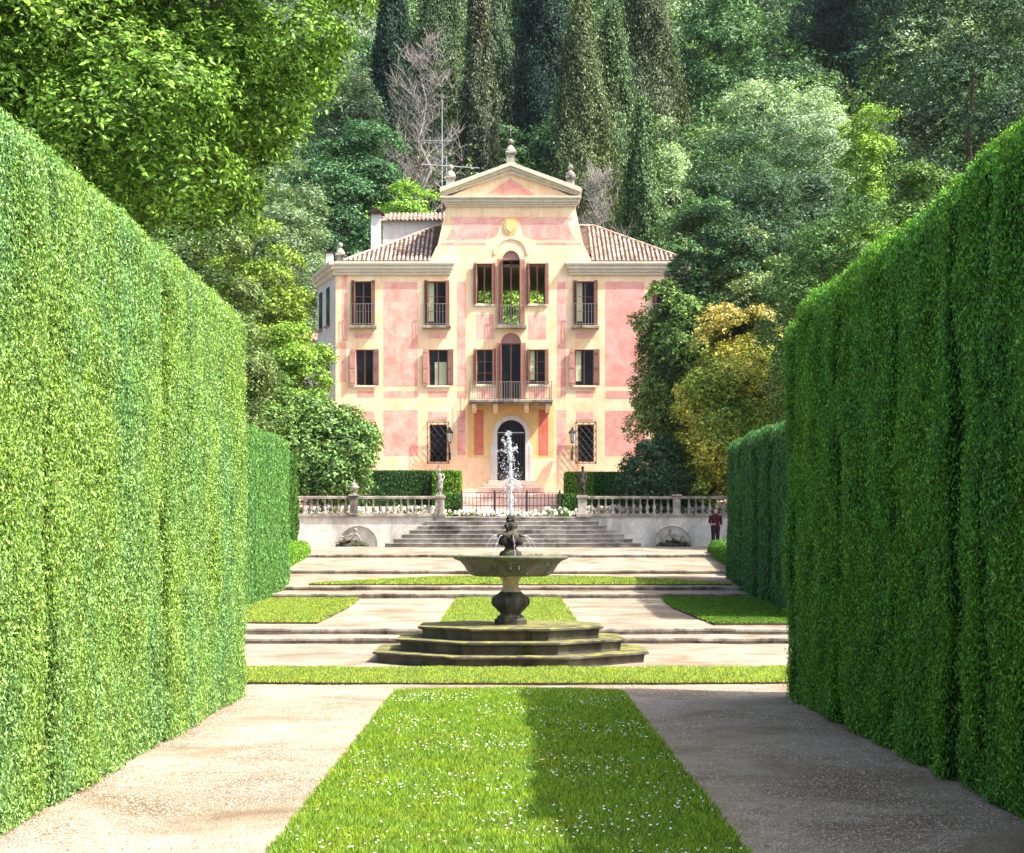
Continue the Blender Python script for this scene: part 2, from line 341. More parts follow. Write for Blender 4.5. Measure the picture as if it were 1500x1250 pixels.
def crown2(rng, rx, rz, n, leaf, lr, spray=.25, k=8, droop=.3, low=-1.0, flat=.75, egg=.0):
    """lumpy crown in real metres: clumps of radius lr over an uneven ellipsoid, leaves on the clumps"""
    area = 4*np.pi*((rx*rx*2+2*(rx*rz))/4); nl = int(area/(np.pi*lr*lr)*1.15)+6
    i = np.arange(nl)+.5; ph = np.arccos(1-2*i/nl); th = np.pi*(1+5**.5)*i
    d = np.stack([np.cos(th)*np.sin(ph), np.sin(th)*np.sin(ph), np.cos(ph)], 1)+rng.normal(size=(nl, 3))*.10; d = norm(d); d = d[d[:, 2] > low]; nl = len(d)
    a = rng.uniform(0, 6.28, 4); az = np.arctan2(d[:, 1], d[:, 0])
    un = 1+.12*np.sin(az*2+d[:, 2]*3+a[0])+.10*np.sin(az*3-d[:, 2]*5+a[1])+.07*np.sin(az*5+d[:, 2]*8+a[2])+rng.normal(size=nl)*.07
    un = un*(1-egg*np.maximum(0, d[:, 2]))
    e = np.array([rx, rx, rz]); kk = np.maximum(.3, 1-lr*.75/np.array([rx, rx, rz]))
    lc = d*e*kk*un[:, None]; L_ = lr*rng.uniform(.6, 1.35, nl)
    inner = rng.random(nl) < .35; lc = np.vstack([lc, lc[inner]*.62]); L_ = np.append(L_, L_[inner]*1.3)
    ns = n//k; w = L_**2; idx = rng.choice(len(L_), ns, p=w/w.sum())
    o_ = norm(lc/e); dd = norm(rdir(rng, ns)*1.0+o_[idx]*.75+np.array([0, 0, .35]))
    bump_ = 1+.18*np.sin(dd[:, 0]*7+idx)*np.sin(dd[:, 2]*6+idx*1.7)
    C = lc[idx]+dd*(L_[idx]*bump_*(1-.30*rng.random(ns)**2.5))[:, None]*np.array([1, 1, flat])
    ax = norm(dd*np.array([1, 1, .35])+rng.normal(size=(ns, 3))*.45); side = norm(np.cross(ax, np.array([0, 0, 1.]))+1e-6)
    t = np.linspace(0, 1, k)[None, :, None]; S = spray*rng.uniform(.5, 1.4, (ns, 1, 1))
    P = C[:, None, :]+ax[:, None, :]*S*t-np.array([0, 0, 1.])*(droop*S*t*t)
    alt = np.where(np.arange(k) % 2 == 0, 1, -1)[None, :, None]; P = P+side[:, None, :]*alt*leaf*.9+rng.normal(size=P.shape)*leaf*.7
    NR = np.array([0, 0, 1.])*.35+dd[:, None, :]*.85+rng.normal(size=P.shape)*.5
    T = side[:, None, :]*alt+ax[:, None, :]*.8-np.array([0, 0, .4])+rng.normal(size=P.shape)*.3
    return P.reshape(-1, 3), NR.reshape(-1, 3), T.reshape(-1, 3)
def conifer(rng, r, h, n, leaf, tiers=16, pw=.9):
    """layered conifer, base of crown at z=0"""
    nb = n//30; zt = rng.random(nb)**1.25; zt = np.round(zt*tiers)/tiers + rng.normal(size=nb)*.012
    zt = np.clip(zt, 0, 1)
    a = rng.uniform(0, 2*np.pi, nb); a = np.round(a/(2*np.pi)*11+zt*37.7)/11*2*np.pi + rng.normal(size=nb)*.14
    Rr = r*(1-zt)**pw*rng.uniform(.7, 1.1, nb)+.15; q = rng.random(nb)**.5
    d = np.stack([np.cos(a), np.sin(a), np.zeros(nb)], 1)
    C = d*(Rr*q)[:, None]; C[:, 2] = zt*h + .10*Rr*q - .22*Rr*q**2
    P = C[:, None, :] + rng.normal(size=(nb, 30, 3))*np.array([.9, .9, .32])*(.10*r+.12)
    NR = np.array([0, 0, .8]) + d[:, None, :]*.5 + rng.normal(size=P.shape)*.5
    T = d[:, None, :] + rng.normal(size=P.shape)*.5 - np.array([0, 0, .25])
    return P.reshape(-1, 3), NR.reshape(-1, 3), T.reshape(-1, 3)
def cypress(rng, r, h, n, leaf):
    zt = rng.random(n)**.9; a = rng.uniform(0, 2*np.pi, n)
    ph = rng.uniform(0, 6, 8)
    lump = 1+.20*np.sin(a*3+zt*h*.55+ph[0])+.13*np.sin(a*5-zt*h*1.1+ph[1])+.10*np.sin(a*8+zt*h*1.9+ph[2])+.08*np.sin(zt*h*.9+ph[3])
    lump = lump + .30*(np.abs(np.sin(a*4+ph[4]+.9*np.sin(zt*h*.5+ph[5])))-.4)+.16*np.sin(zt*h*2.6+a*2+ph[6])*np.sin(a*7+ph[7])
    prof = np.minimum(1, (zt+.02)*9)**.5*(1-zt**3.2)**.8*(.72+.28*np.sin(np.clip(zt*1.5, 0, 1)*np.pi))
    rr = r*prof*lump*(1-.30*rng.random(n)**2.5)
    P = np.stack([np.cos(a)*rr, np.sin(a)*rr, zt*h], 1) + rng.normal(size=(n, 3))*.08*r*np.where(rng.random((n, 1)) < .12, 2.6, 1)
    d = np.stack([np.cos(a), np.sin(a), np.full(n, .35)], 1)
    NR = d + rng.normal(size=(n, 3))*.5
    T = np.array([0, 0, 1.]) + d*.3 + rng.normal(size=(n, 3))*.3
    return P, NR, T
def limb(mb, p0, p1, r0, r1, sag=.0, n=5, seg=5, rng=random):
    p0 = Vector(p0); p1 = Vector(p1); pts = []; rr = []
    for i in range(seg+1):
        t = i/seg; p = p0.lerp(p1, t); s = math.sin(t*math.pi)
        p += Vector((rng.uniform(-.05, .05), rng.uniform(-.05, .05), rng.uniform(-.03, .06)+sag))*s*(p1-p0).length*.8
        pts.append(p); rr.append(r0+(r1-r0)*t)
    mb.tube(pts, rr, n)
    return pts
def trunk_mesh(rx, zc, rz, r0, nl=9, seed=1, low=.35, top=None):
    rg = random.Random(seed); mb = MB(); top = top or zc+rz*.6
    main = limb(mb, (0, 0, -.3), (rg.uniform(-.2, .2)*rx*.3, rg.uniform(-.2, .2)*rx*.3, top), r0, r0*.18, 0, 9, 9, rg)
    for i in range(nl):
        a = 2*math.pi*i/nl+rg.uniform(-.3, .3); t = rg.uniform(low, .9)
        b = main[int(t*9)]; e = Vector((math.cos(a)*rx*.72, math.sin(a)*rx*.72, zc+rz*rg.uniform(-.55, .6)))
        pts = limb(mb, b, e, r0*.38*(1.1-t*.6), r0*.05, .03, 5, 6, rg)
        for j in (2, 3, 4, 5):
            e2 = pts[j]+Vector((rg.uniform(-1, 1), rg.uniform(-1, 1), rg.uniform(-.3, .9)))*rx*.3
            limb(mb, pts[j], e2, r0*.10, r0*.02, 0, 4, 3, rg)
    return mb

# ================================================================== GROUND
def sheet(name, xs, ys, mat, dz=0, hill=False, amp=0.0):
    xs = np.array(xs); ys = np.array(ys); X, Y = np.meshgrid(xs, ys)
    Z = np.interp(Y, PY, PZ)+dz
    if hill: Z = Z + hill_noise(X, Y)
    if amp: Z = Z + amp*(np.sin(X*1.9+Y*.7)*np.cos(Y*1.3-X*.4)+.5*np.sin(X*4.1-Y*2.3))
    V = np.stack([X, Y, Z], -1).reshape(-1, 3); nx = len(xs); ny = len(ys)
    i = (np.arange(ny-1)[:, None]*nx+np.arange(nx-1)[None, :]).ravel()
    Fc = np.stack([i, i+1, i+nx+1, i+nx], 1)
    me = bpy.data.meshes.new(name); me.from_pydata(V.tolist(), [], Fc.tolist()); me.polygons.foreach_set('use_smooth', [True]*len(Fc)); me.update()
    return link_mesh(name, me, mat)
brk = [p[0] for p in PROFILE[1:-1]]
ys = sorted(set([-60, -30, 0]+brk+list(range(4, 98, 4))+list(np.arange(98, 330, 3.0))+[360, 420, 520]))
o = sheet('ground', sorted(set(list(np.arange(-150, 151, 4.0))+[-420, -300, -220, 220, 300, 420])), ys, M['ground'], -.06, hill=True); tag(o, kind='structure')
ys = sorted(set([b for b in brk if 3 < b < 75.3]+list(np.arange(3, 75.2, .35))))
o = sheet('gravel_path', np.arange(-14, 14.1, .35), [y for y in ys if y <= 75.2], M['gravel'], 0, amp=.006); tag(o, kind='structure')
o = sheet('terrace_paving', np.arange(-22, 22.1, 2), [75.25, 77, 78.5, 80, 82, 84, 86, 88, 98], M['terra'], .01); tag(o, kind='structure')

# fine pebbles and litter scattered over the near paths
def scatter_poly(name, pts, size, mat, rng, flat=.6):
    n = len(pts); base = np.array([[1,0,0],[-.5,.87,0],[-.5,-.87,0],[0,0,1]], float)
    a = rng.uniform(0, 6.28, n); s = size*rng.uniform(.5, 1.4, n)
    c, sn = np.cos(a), np.sin(a)
    V = np.empty((n, 4, 3))
    V[:, :, 0] = base[None, :, 0]*c[:, None]-base[None, :, 1]*sn[:, None]; V[:, :, 1] = base[None, :, 0]*sn[:, None]+base[None, :, 1]*c[:, None]; V[:, :, 2] = base[None, :, 2]*flat
    V *= s[:, None, None]; V += pts[:, None, :]
    Fa = (np.arange(n)[:, None, None]*4+np.array([[0,1,3],[1,2,3],[2,0,3]])[None]).reshape(-1, 3)
    me = bpy.data.meshes.new(name); me.vertices.add(n*4); me.vertices.foreach_set('co', V.astype(np.float32).ravel())
    me.loops.add(len(Fa)*3); me.loops.foreach_set('vertex_index', Fa.astype(np.int32).ravel())
    me.polygons.add(len(Fa)); me.polygons.foreach_set('loop_start', np.arange(0, len(Fa)*3, 3, dtype=np.int32)); me.polygons.foreach_set('loop_total', np.full(len(Fa), 3, np.int32))
    me.update(calc_edges=True)
    return link_mesh(name, me, mat)
n = 80000
y = 9.5+15*RNG.random(n)**1.3; x = RNG.uniform(-3.75, 3.95, n); k = (np.abs(x) > 1.5); x = x[k]; y = y[k]
o = scatter_poly('gravel_stones', np.stack([x, y, np.full(len(x), .001)], 1), .0085, M['pebble'], RNG); tag(o, 'small loose stones on the gravel paths', None, kind='stuff')
n = 26000
y = 8+14*RNG.random(n); side = RNG.random(n) < .5; off = np.abs(RNG.normal(size=n))*.22
x = np.where(side, -3.68+off, 3.86-off*1.4)
o = scatter_poly('leaf_litter', np.stack([x, y, np.full(n, .003)], 1), .0065, M['litter'], RNG, .35); tag(o, 'brown clippings along the foot of the hedges', None, kind='stuff')

n = 2600; y = 9+14*RNG.random(n); x = np.where(RNG.random(n) < .5, RNG.uniform(-3.6, -1.7, n), RNG.uniform(1.7, 3.7, n))
o = scatter_poly('fallen_leaves', np.stack([x, y, np.full(n, .004)], 1), .013, M['litter'], RNG, .15); tag(o, 'fallen leaves and clippings strewn over the paths', None, kind='stuff')
# ------------------------------------------------------------------ lawns
def in_poly(x, y, poly):
    inside = np.zeros(len(x), bool); n = len(poly)
    for i in range(n):
        x1, y1 = poly[i]; x2, y2 = poly[(i+1) % n]
        c = ((y1 > y) != (y2 > y)) & (x < (x2-x1)*(y-y1)/(y2-y1+1e-12)+x1); inside ^= c
    return inside
def lawn(poly, label, dens, bw, bh, color, th=.05, seed=0):
    rng = np.random.default_rng(seed)
    P = np.array(poly); a = P.min(0); b = P.max(0); area = (b-a).prod()
    mb = MB(); n = len(poly)
    zs = [gz(p[1]) for p in poly]
    # soil slab following the ground
    ctr = P.mean(0); top = [(p[0], p[1], z+th*.55) for p, z in zip(poly, zs)]; bot = [(p[0], p[1], z-.03) for p, z in zip(poly, zs)]
    mb.add(top+bot, [tuple(range(n))]+[(i, i+n, (i+1) % n+n, (i+1) % n) for i in range(n)])
    base = mb.build('lawn', M['soil']); tag(base, kind='structure')
    yy = []; xx = []
    for (ya, yb, dn) in dens:
        A = (b[0]-a[0])*max(0, min(b[1], yb)-max(a[1], ya))
        m = int(A*dn)
        if m <= 0: continue
        xx.append(rng.uniform(a[0]-.02, b[0]+.02, m)); yy.append(rng.uniform(max(a[1], ya), min(b[1], yb), m))
    x = np.concatenate(xx); y = np.concatenate(yy)
    jx = x+rng.normal(size=len(x))*np.where(rng.random(len(x)) < .3, .045, .014)+.02*np.sin(y*7.1)+.018*np.sin(y*17.3+x); jy = y+rng.normal(size=len(x))*.02
    k = in_poly(jx, jy, poly); x = x[k]; y = y[k]; n = len(x)
    z = np.interp(y, PY, PZ)+th*.5
    hh = bh*rng.uniform(.55, 1.25, n)*(1+.22*np.sin(x*5.1+y*2.3)*np.sin(y*3.7-x*1.9))
    ww = bw*rng.uniform(.6, 1.3, n)*(1+.05*np.maximum(0, y-12))
    an = rng.uniform(0, 6.28, n); ln = rng.uniform(.2, 1.0, n)*hh; la = rng.uniform(0, 6.28, n)
    V = np.empty((n, 3, 3), np.float32)
    dx = np.cos(an)*ww; dy = np.sin(an)*ww
    V[:, 0] = np.stack([x-dx, y-dy, z], 1); V[:, 1] = np.stack([x+dx, y+dy, z], 1)
    V[:, 2] = np.stack([x+np.cos(la)*ln, y+np.sin(la)*ln, z+hh], 1)
    me = bpy.data.meshes.new('grass'); me.vertices.add(n*3); me.vertices.foreach_set('co', V.ravel())
    me.loops.add(n*3); me.loops.foreach_set('vertex_index', np.arange(n*3, dtype=np.int32))
    me.polygons.add(n); me.polygons.foreach_set('loop_start', np.arange(0, n*3, 3, dtype=np.int32)); me.polygons.foreach_set('loop_total', np.full(n, 3, np.int32))
    me.update(calc_edges=True)
    at = me.attributes.new('rnd', 'FLOAT', 'FACE'); at.data.foreach_set('value', rng.random(n).astype(np.float32))
    g = link_mesh('grass', me, M['grass'], None, color); tag(g, label, 'grass', kind='stuff')
    return g
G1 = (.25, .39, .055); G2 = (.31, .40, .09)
lawn([(-1.55, 3.5), (1.55, 3.5), (1.55, 22.3), (1.1, 22.55), (0, 22.7), (-1.1, 22.55), (-1.55, 22.3)], 'grass of the long daisy strewn centre lawn', [(3, 10, 1600), (10, 14, 8000), (14, 23, 5200)], .0034, .042, G1, seed=1)
def arc(xs, f): return [(x, f(x)) for x in xs]
XS = np.linspace(-8.5, 9.5, 19)
lawn(arc(XS, lambda x: 23.55+.010*x*x)+arc(XS[::-1], lambda x: 26.35+.012*x*x), 'grass band curving across in front of the fountain', [(20, 30, 4200)], .0045, .045, G2, .06, 2)
lawn([(-1.55, 37.0), (1.55, 37.0), (1.55, 49.3), (-1.55, 49.3)], 'grass panel behind the fountain between the paths', [(30, 60, 2200)], .006, .05, G2, .06, 3)
XS2 = np.linspace(-6.6, 7.4, 15)
lawn(arc(XS2, lambda x: 54.15)+arc(XS2[::-1], lambda x: 58.3-.078*(x-.4)**2), 'lens shaped grass band below the terrace', [(50, 60, 1700)], .007, .05, G2, .07, 4)
lawn([(-7.4, 37.2), (-4.35, 37.2), (-4.3, 44), (-4.5, 49.0), (-7.6, 49.0)], 'grass plot by the left hedge behind the fountain', [(30, 60, 2000)], .006, .05, G2, .07, 5)
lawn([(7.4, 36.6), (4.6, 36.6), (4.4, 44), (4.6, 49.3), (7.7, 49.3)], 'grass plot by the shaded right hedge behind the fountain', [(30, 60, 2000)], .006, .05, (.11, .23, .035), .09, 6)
# daisies
def daisies():
    rng = RNG; n = 5200; x = rng.uniform(-1.5, 1.5, n); y = 9+13.3*rng.random(n)
    c = np.sin(x*3.1+y*1.7)+np.sin(y*2.3-x*2.2+1)+.8*np.sin(x*6.7+2)*np.sin(y*4.4)+np.where((x > .7) & (y < 15), .9, 0)
    k = rng.random(n) < 1/(1+np.exp(-(c-.4)*2.0)); x = x[k]; y = y[k]; n = len(x); z = .052+rng.random(n)*.014
    m = 7; a = np.arange(m)/m*2*np.pi; r = rng.uniform(.006, .0105, n)
    V = np.empty((n, m, 3)); V[:, :, 0] = x[:, None]+np.cos(a)*r[:, None]; V[:, :, 1] = y[:, None]+np.sin(a)*r[:, None]
    V[:, :, 2] = z[:, None]+np.cos(a+rng.uniform(0, 6, (n, 1)))*r[:, None]*.35
    me = bpy.data.meshes.new('daisies'); me.vertices.add(n*m); me.vertices.foreach_set('co', V.astype(np.float32).ravel())
    me.loops.add(n*m); me.loops.foreach_set('vertex_index', np.arange(n*m, dtype=np.int32))
    me.polygons.add(n); me.polygons.foreach_set('loop_start', np.arange(0, n*m, m, dtype=np.int32)); me.polygons.foreach_set('loop_total', np.full(n, m, np.int32)); me.update(calc_edges=True)
    tag(link_mesh('daisies', me, M['petal']), 'tiny white daisies dotted over the centre lawn', 'daisies', kind='stuff')
daisies()

# ------------------------------------------------------------------ low stone steps across the garden
def garden_step(y, zlow, zhigh, x0, x1, label, over=.035, th=.045, seed=0, mat='stone_d', depth=.26):
    rg = random.Random(seed); root = empty('garden_step', ((x0+x1)/2, y, zlow), 0, label, 'step', 'low steps crossing the garden')
    cx = (x0+x1)/2; mb = MB(); x = x0
    while x < x1-.05:
        w = min(rg.uniform(.9, 1.8), x1-x); dz = rg.uniform(-.010, .010); dy = rg.uniform(-.02, .02)
        mb.bevbox(x-cx+.004, x+w-cx-.004, -over+dy, depth+dy, zhigh-zlow-th+dz, zhigh-zlow+.014+dz, .012); x += w
    mb.build('tread', M[mat], root)
    MB().box(x0-cx+.01, x1-cx-.01, .0, .2, -.05, zhigh-zlow-th-.002).build('riser', M['stone_d'], root)
    return root
garden_step(33.55, 0, .10, -7.0, 7.6, 'nearest low stone step, just behind the octagonal fountain base', seed=1)
garden_step(35.05, .11, .22, -7.4, 7.6, 'rough edged stone step bordering the grass plots behind the fountain', seed=2)
garden_step(49.95, .40, .53, -7.4, 7.7, 'stone step at the far end of the straight grass panel', seed=3)
garden_step(53.45, .55, .67, -7.6, 7.9, 'stone step just in front of the lens shaped grass band', seed=4)
garden_step(59.95, .975, 1.095, -9.6, 9.8, 'thin stone step beyond the lens shaped grass band', seed=5)
garden_step(66.95, 1.525, 1.645, -9.9, 9.9, 'last low stone step before the wide staircase', seed=6)

# ================================================================== HEDGES
def fnoise(u, v, seed):
    rg = np.random.default_rng(seed); s = 0
    for k in range(7):
        fu, fv = rg.uniform(.5, 5.5), rg.uniform(.15, 2.0); s = s+np.sin(u*fu+v*rg.uniform(-1.5, 1.5)+rg.uniform(0, 6))*np.cos(v*fv+rg.uniform(0, 6))/(1+.25*fu)
    return s/2.2
def hedge(label, xin, yr, ztop, thick, side, seed, color, dens, leaf, grooves=(), fl=.05, flf=7.0, rough=.05, group=None, mat='hedge', vert=.9, topvar=.05, gap=None, zoff=None, cat='hedge', name='clipped_hedge', aspect=.36):
    """side=-1: hedge on the left of the avenue (inner face looks to +X)."""
    rng = np.random.default_rng(seed); y0, y1 = yr; zb = zoff or gz
    root = empty(name, (0, 0, 0), 0, label, cat, group)
    xi = xin if callable(xin) else (lambda y: xin+0*y)
    zt = ztop if callable(ztop) else (lambda y: ztop+0*y)
    def disp(y, z):      # outward displacement of the inner face
        d = rough*(.4*fnoise(y*1.6, z*.8, seed)+.9*fnoise(y*1.1+.5*np.sin(z*1.3), z*2.8, seed+9))+fl*(np.abs(np.sin(y*flf*.5+.25*np.sin(z*.9)))-.6)
        for (gy, gw, gd) in grooves: d = d-gd*np.exp(-((y-gy-.04*np.sin(z*2.3))/gw)**2)
        return d
    def rnd_edge(z, top, r=.28):   # rounding near the top
        t = np.clip((z-(top-r))/r, 0, 1); return -r*(1-np.sqrt(np.maximum(0, 1-t*t)))
    def tv(y): return zt(y)+topvar*fnoise(y*2.2, 3+0*y, seed+5)
    # core
    ny = max(6, int((y1-y0)/.18)); nz = 24; Yg = np.linspace(y0+.06, y1-.06, ny); mb = MB(); V = []; inset = .05
    prof = []
    for t in np.linspace(0, 1, nz): prof.append(('in', t))
    prof.append(('top', .5)); prof.append(('top', 1.0)); prof.append(('out', 0))
    for yy in Yg:
        b = float(zb(yy)) if zoff is None else float(zoff(yy)); tp = float(tv(yy))-.05
        for kind, t in prof:
            if kind == 'in':
                z = b-.05+(tp-b+.05)*t; d = float(disp(yy, z))-inset+float(rnd_edge(z, tp)); V.append((float(xi(yy))-side*d, yy, z))
            elif kind == 'top': V.append((float(xi(yy))+side*(.1+(thick-.2)*t), yy, tp))
            else: V.append((float(xi(yy))+side*(thick-.08), yy, b-.05))
    k = len(prof); fs = [(i*k+j, i*k+j+1, (i+1)*k+j+1, (i+1)*k+j) for i in range(ny-1) for j in range(k-1)]
    fs += [tuple(range(k)), tuple(range((ny-1)*k, ny*k))]
    mb.add(V, fs); mb.build('dark_core', M['core'], root)  # solid dark core blocks light, standing in for the shaded inside
    Ps, Ns, Ts = [], [], []
    def put(x, y, z, nx, ny_, nz_):
        Ps.append(np.stack([x, y, z], 1)); nr = np.stack([nx, ny_, nz_], 1)
        Ns.append(nr+rng.normal(size=nr.shape)*.55); Ts.append(np.array([0, 0, vert])+nr*.25+rng.normal(size=nr.shape)*.5)
    H = max(float(zt(np.array([yy]))[0]) - float(gz(yy)) for yy in (y0, y1)) if True else 0
    for (ya, yb, dn) in dens:
        ya = max(ya, y0); yb = min(yb, y1)
        if yb <= ya: continue
        n = int((yb-ya)*H*dn); y = rng.uniform(ya, yb, n); t = rng.random(n)
        b = np.interp(y, PY, PZ) if zoff is None else np.array([zoff(q) for q in y]) if False else (np.interp(y, PY, PZ) if zoff is None else zoff(y)+0*y)
        tp = tv(y); z = b+.02+(tp-b)*t
        ed = np.minimum((y-y0), (y1-y)); rc = -.22*np.clip(1-ed/.22, 0, 1)**2
        x = xi(y)-side*(disp(y, z)+rnd_edge(z, tp)+rc+rng.normal(size=n)*.022+np.where(rng.random(n) < .03, rng.random(n)*.07, 0))
        hole = fnoise(y*3.1, z*3.7, seed+31)*fnoise(y*1.3+2, z*1.9, seed+37); kk = (hole < .55) | (rng.random(n) < .22); x, y, z, tp = x[kk], y[kk], z[kk], tp[kk]
        up = np.clip((z-(tp-.28))/.28, 0, 1)
        put(x, y, z, -side*(1-up*.6), 0*y, .25+up*.8)
        n2 = int(n*.22*thick/1.0/ max(H, 1)*4); y = rng.uniform(ya, yb, n2); u = rng.random(n2); tp = tv(y)
        put(xi(y)+side*(.15+u*(thick-.3)), y, tp+rng.normal(size=n2)*.03, 0*y, 0*y, 1+0*y)
    # ends and back (sparser)
    for (ye, sy, dn) in ((y0, -1, dens[0][2]*.55), (y1, 1, dens[-1][2]*.9)):
        n = int(thick*H*dn); u = rng.random(n); t = rng.random(n); b = gz(ye) if zoff is None else float(zoff(np.array([ye]))[0]); tp = float(zt(np.array([ye]))[0]); z = b+(tp-b)*t
        y = ye-sy*(.02+.04*rng.random(n)-.04*np.sin(u*9)+np.clip(.25-u*thick, 0, .25)*.4)
        put(float(xi(np.array([ye]))[0])+side*(u*(thick-.05)+.04), y, z, -side*.2+0*y, sy+0*y, .25+0*y)
    n = int((y1-y0)*H*dens[-1][2]*.25); y = rng.uniform(y0, y1, n); b = np.interp(y, PY, PZ) if zoff is None else zoff(y)+0*y
    put(xi(y)+side*(thick+.02*rng.normal(size=n)), y, b+(tv(y)-b)*rng.random(n), side+0*y, 0*y, .25+0*y)
    P = np.concatenate(Ps); NN = np.concatenate(Ns); T = np.concatenate(Ts)
    sz = leaf*rng.uniform(.6, 1.35, len(P))
    me = leaf_mesh('foliage', P, NN, T, sz, aspect, rng); link_mesh('foliage', me, M[mat], root, color)
    return root
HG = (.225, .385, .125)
yend = 21.75
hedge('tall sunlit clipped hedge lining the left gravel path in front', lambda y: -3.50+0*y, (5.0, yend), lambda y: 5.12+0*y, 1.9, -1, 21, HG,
      [(5, 10.5, 1300), (10.5, 14.5, 8000), (14.5, yend, 6400)], .0175, grooves=[(12.4, .09, .06), (16.6, .10, .07)], fl=.0, flf=9, rough=.045)
def rtop(y): return 5.14+.03*np.sin(y*1.9)+np.where(y < 13.7, .09, 0)+.04*np.sin(y*9.3)*np.sin(y*4.1)+np.where(y > 21.2, -.18, 0)
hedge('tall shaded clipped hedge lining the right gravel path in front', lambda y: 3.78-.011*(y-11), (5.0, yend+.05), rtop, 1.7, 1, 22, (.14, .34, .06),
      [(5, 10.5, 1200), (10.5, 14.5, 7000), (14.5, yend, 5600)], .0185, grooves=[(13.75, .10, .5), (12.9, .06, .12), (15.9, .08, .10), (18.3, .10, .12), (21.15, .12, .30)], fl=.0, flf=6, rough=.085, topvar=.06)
hedge('clipped hedge behind the tall sunlit one, left of the grass plot', lambda y: -7.05-.03*(y-44), (38, 55.2), lambda y: 5.25+.028*(y-43), 1.8, -1, 23, (.12, .27, .09),
      [(38, 56, 1100)], .045, fl=.05, flf=8.0, rough=.04, mat='hedge_fine', vert=2.0, aspect=.28, topvar=.08)
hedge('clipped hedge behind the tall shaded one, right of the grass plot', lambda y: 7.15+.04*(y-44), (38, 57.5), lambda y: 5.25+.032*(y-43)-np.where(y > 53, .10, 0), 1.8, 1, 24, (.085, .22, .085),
      [(38, 58, 1000)], .045, grooves=[(48.5, .35, .9), (45.4, .5, .8), (53, .2, .3)], fl=.05, flf=5.0, rough=.05, mat='hedge_fine', vert=2.0, aspect=.28, topvar=.08)
hedge('tall round shouldered hedge end at the left before the terrace wall', lambda y: -9.0+0*y, (59, 70), lambda y: 5.6+.02*(y-59), 2.2, -1, 25, (.06, .16, .035), [(59, 71, 700)], .055, fl=.1, rough=.14, mat='hedge_fine')
hedge('low box hedge at the left foot of the terrace', lambda y: -8.25+0*y, (57.5, 68), lambda y: 2.05+.01*(y-59), 1.0, -1, 26, (.15, .32, .035), [(57, 69, 1200)], .045, fl=.03, rough=.03, mat='hedge_fine')
hedge('low box hedge at the right foot of the terrace', lambda y: 8.2+.02*(y-58), (58.5, 69), lambda y: 2.05+.012*(y-59), 1.2, 1, 27, (.10, .25, .04), [(57, 69, 1200)], .045, fl=.03, rough=.03, mat='hedge_fine')
# block hedges standing on the upper terrace in front of the villa
def block_hedge(x0, x1, y0, y1, z0, z1, label, color, seed, leaf=.055, dn=750):
    rng = np.random.default_rng(seed); root = empty('box_hedge', ((x0+x1)/2, (y0+y1)/2, z0), 0, label, 'hedge')
    hx, hy, h = (x1-x0)/2, (y1-y0)/2, z1-z0
    MB().box(-hx+.05, hx-.05, -hy+.05, hy-.05, 0, h-.05).build('dark_core', M['core'], root)  # solid dark box, a light-blocking stand-in for the shaded inside
    Ps, Ns = [], []
    for ax, sg, A in ((0, 1, 2*hy*h), (0, -1, 2*hy*h), (1, -1, 2*hx*h), (1, 1, 2*hx*h), (2, 1, 4*hx*hy)):
        n = int(A*dn*(.4 if (ax == 1 and sg == 1) else 1)); p = np.stack([rng.uniform(-hx, hx, n), rng.uniform(-hy, hy, n), rng.uniform(0, h, n)], 1); p[:, ax] = sg*[hx, hy, 0][ax] if ax < 2 else h
        p += rng.normal(size=p.shape)*.02; nn = np.zeros((n, 3)); nn[:, ax] = sg; nn[:, 2] += .25; Ps.append(p); Ns.append(nn+rng.normal(size=nn.shape)*.5)
    P = np.concatenate(Ps); NN = np.concatenate(Ns)
    me = leaf_mesh('foliage', P, NN, np.array([0, 0, .8])+rng.normal(size=P.shape)*.5, leaf*rng.uniform(.6, 1.3, len(P)), .4, rng)
    link_mesh('foliage', me, M['hedge_fine'], root, color); return root
def BW(px0, px1, D): return WX(px0, D), WX(px1, D)
a, b = BW(470, 634, 82.5); block_hedge(a, b, 82.5, 84, gz(82.5)-.3, WZ(690, 82.5), 'dark green box hedge before the villa, left of the statue', (.04, .13, .035), 31)
a, b = BW(634, 674, 81.2); block_hedge(a, b, 81.2, 83.6, gz(80)-.2, WZ(690, 81.2), 'end block, painted sunlit green, of the box hedge behind the left statue', (.15, .30, .03), 32)  # lighter leaf colour stands in for sun on the angled face
a, b = BW(829, 869, 81.2); block_hedge(a, b, 81.2, 83.6, gz(80)-.2, WZ(692, 81.2), 'end block, painted sunlit green, of the box hedge behind the dark statue', (.15, .30, .03), 33)  # leaves coloured lighter to imitate sunlight on this end
a, b = BW(869, 1040, 82.5); block_hedge(a, b, 82.5, 84, gz(82.5)-.3, WZ(692, 82.5), 'mid green box hedge before the villa, right of the dark statue', (.06, .19, .035), 34)
a, b = BW(636, 676, 79.2); block_hedge(a, b, 79.2, 80.0, gz(79.2), WZ(724, 79.2), 'low clipped hedge at the left end of the iron fence', (.06, .17, .03), 35)
a, b = BW(818, 868, 79.2); block_hedge(a, b, 79.2, 80.0, gz(79.2), WZ(724, 79.2), 'low clipped hedge at the right end of the iron fence', (.07, .19, .03), 36)

